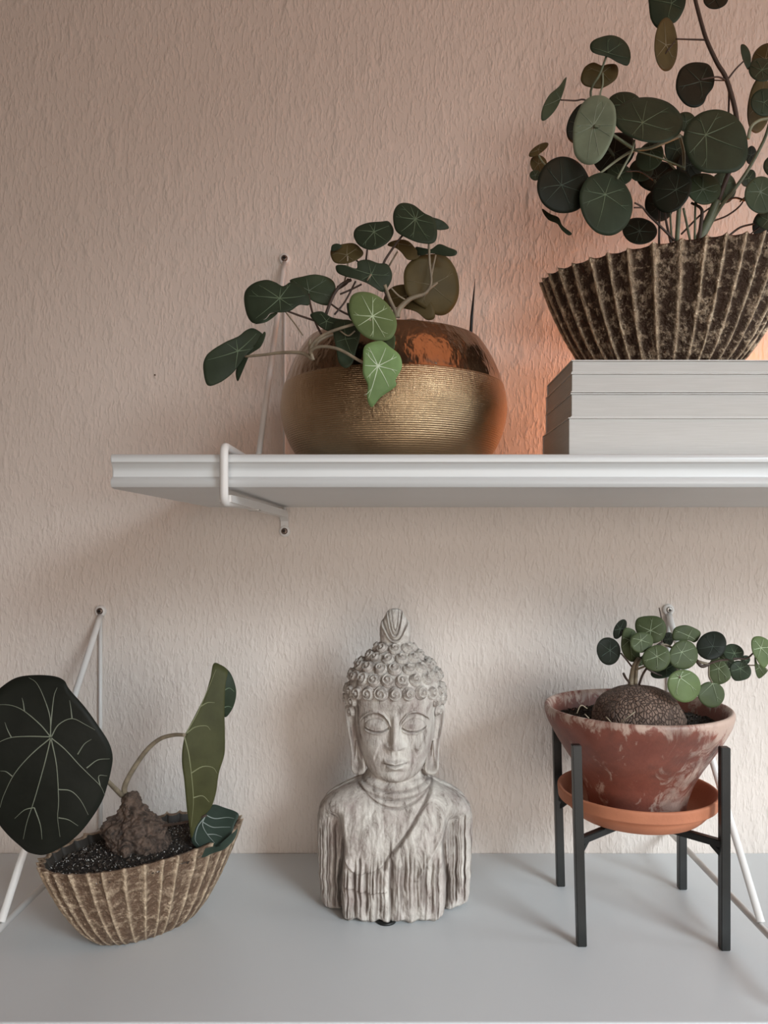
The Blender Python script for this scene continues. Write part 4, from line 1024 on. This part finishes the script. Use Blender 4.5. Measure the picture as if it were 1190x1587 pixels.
# ears with long lobes
def ear(sg):
    out = cr2([(35, 188), (41, 191), (46.5, 189), (46.5, 180), (44.5, 168), (42.6, 157), (41.4, 146), (41.2, 136), (40.0, 128.5), (36, 125.5), (30.5, 126.5), (27.0, 131), (28.0, 141), (30, 152), (32.5, 164), (34, 176)], 5)
    # outline is closed; thickness along y with rounded rim, front face carries the long groove of the helix
    n = len(out); cx = 38.0; rings = [(1.0, 0.0), (.97, -2.2), (.84, -3.6), (.62, -3.0), (.45, -1.6), (.2, -1.6), (.0, -1.6)]
    V = []; G_ = []
    y0 = -10.0
    cen = lambda z: (38.5 if z > 160 else 36.4)+(z-150)*.05
    for back in (1, 0):
        pass
    seq = [(r, +5-abs(o)*.0) for r, o in [(0.0, 0), (.6, 0), (.97, 0)]]
    for r, yo in [(0.02, 8.0), (.6, 8.0), (.97, 6.5)]:
        for (x, z) in out: V.append((cen(z)+(x-cen(z))*r, y0+yo, 158+(z-158)*(.9+.1*r) if r < .9 else z)); G_.append(0)
    for r, yo in rings:
        for (x, z) in out:
            zz = 158+(z-158)*(r**.35 if r > 0 else 0)*(1 if r == 1 else .98)
            fr = -3.0*math.exp(-((z-133)/9)**2)
            V.append((cen(z)+(x-cen(z))*max(r, .02), y0+yo+fr*(1 if r < 1 else .4), zz)); G_.append(.6 if r in (.62, .45) else 0)
    nr = 3+len(rings); V = [((a*sg), b+ (a-38)*.25, c) for a, b, c in V]
    V = [(B0.x+a*.001, B0.y+b*.001, B0.z+c*.001) for a, b, c in V]
    Fc = grid_faces(nr, n, True, sg > 0)
    o = mesh('ear', V, Fc, M['stone'], bust)
    at = o.data.attributes.new('groove', 'FLOAT', 'POINT'); at.data.foreach_set('value', G_)
for sg in (-1, 1): ear(sg)
# one spiral curl, copied over the scalp
def curl_mesh():
    nr, ns = 26, 48; V = []; G_ = []
    for i in range(nr):
        r = i/(nr-1)
        for k in range(ns):
            th = 2*math.pi*k/ns
            h = .0060*math.sqrt(max(0, 1-(r*.97)**2))-.0008
            ph = r*1.9*2*math.pi+th
            s = math.cos(ph)
            rel = (max(0, s)**.8)*.0017*(1 if .05 < r < .86 else 0)
            gg = 1 if (s < -.35 and .15 < r < .86) else 0
            V.append((r*.0066*math.cos(th), r*.0066*math.sin(th), h+rel)); G_.append(gg*.45+(.5 if r > .93 else 0))
    o = mesh('hair_curl', V, grid_faces(nr, ns), M['stone'])
    at = o.data.attributes.new('groove', 'FLOAT', 'POINT'); at.data.foreach_set('value', G_); return o
c0 = curl_mesh(); first = True
rows = [(207.0, 0, 0), (218.0, 1, 0), (227.0, 0, 0), (235.3, 1, 0), (243.3, 0, 0), (196.5, 1, 50), (185.5, 0, 64), (174.5, 1, 98), (163.5, 0, 110), (152.5, 1, 122)]
rnd = random.Random(4)
for z, odd, amin in rows:
    rx, ry = float(fw(z))+.6, float(fd(z))+.6
    if z < 200: rx += 2.0
    circ = math.pi*(rx+ry); n = max(5, int(round(circ/12.6)))
    for k in range(n):
        az = (k+(.5 if odd else 0))/n*2*math.pi      # 0 = front
        if z > 244 and n < 6: pass
        a_deg = abs((math.degrees(az)+180) % 360-180)
        if a_deg < amin: continue
        dz = 0
        if z == 207.0: dz = -min(2.5, (a_deg/60)**2*2)
        p = Vector((rx*math.sin(az), -ry*math.cos(az)**1 if True else 0, z+dz+rnd.uniform(-.5, .5)))
        slope = (float(fw(z+3))-float(fw(z-3)))/6
        nrm = Vector((math.sin(az)/rx, -math.cos(az)/ry, 0)).normalized(); nrm = (nrm+Vector((0, 0, max(-.1, -slope)))).normalized()
        sc_ = (1.0 if z < 230 else .92)*rnd.uniform(.95, 1.06)
        if z < 200 and a_deg < 75: sc_ *= .9
        o = c0 if first else c0.copy()
        if not first: C.objects.link(o)
        first = False
        q = nrm.to_track_quat('Z', 'Y') @ __import__('mathutils').Quaternion((0, 0, 1), rnd.uniform(0, 6.28))
        o.parent = bust; o.rotation_mode = 'QUATERNION'; o.rotation_quaternion = q; o.scale = (sc_,)*3
        o.location = (p-nrm*1.2)*.001
# flame-shaped topknot with nested carved arcs
def finial():
    zl = np.linspace(246, 280, 90); ph = np.linspace(0, 2*math.pi, 161)[:-1]; PH, Z = np.meshgrid(ph, zl)
    rr = np.interp(Z, [246, 250, 255, 262, 268, 273, 277, 279, 280], [12.5, 13.6, 14.4, 14.2, 12.2, 9.6, 7.6, 5.5, 2.5])
    X = rr*np.sin(PH); Yy = -rr*np.cos(PH)*.85; fr = np.cos(PH) > 0
    d = np.zeros_like(X); g = np.zeros_like(X)
    for (w_, zb_, zt_, amp_) in ((11.5, 249.5, 266, 2.2), (7.0, 254.5, 272, 2.0), (3.2, 259.0, 267, 1.4)):
        u = np.abs(X)/w_; arc = zb_+(zt_-zb_)*u**2.4
        dd = (Z-arc)/np.sqrt(1+((zt_-zb_)*2.4*u**1.4/w_)**2)
        m_ = (u < 1.08)
        s = np.exp(-(dd/.75)**2)*m_; d += amp_*s; s2 = np.exp(-((dd-1.5)/.7)**2)*m_; d -= amp_*.9*s2; g += s2*.8
    d += 1.6*np.exp(-(X/1.5)**2-((Z-263.5)/2.6)**2)
    # side petals
    stp = 1.5*np.exp(-((np.abs(X)-11.5)/2.0)**2)*sstep(271, 266, Z)
    X = X+np.sign(X)*stp*.8
    nz = vnoise(X, Z, .35, .25, 7.7)*.7
    Yy = Yy-(d+nz)*np.clip(np.cos(PH)*1.5, 0, 1)
    return np_mesh('topknot', X, Yy, Z, g*fr, M['stone'], bust)
finial()['label'] = 'flame-shaped topknot finial'
fp = lathe('rubber_foot', [(.001, .0001), (.009, .0001), (.0092, .001), (.0088, .0022), (.001, .0022)], -.008, .700, M['black'], bust, 32)
fp['label'] = 'small dark rubber foot under the front'
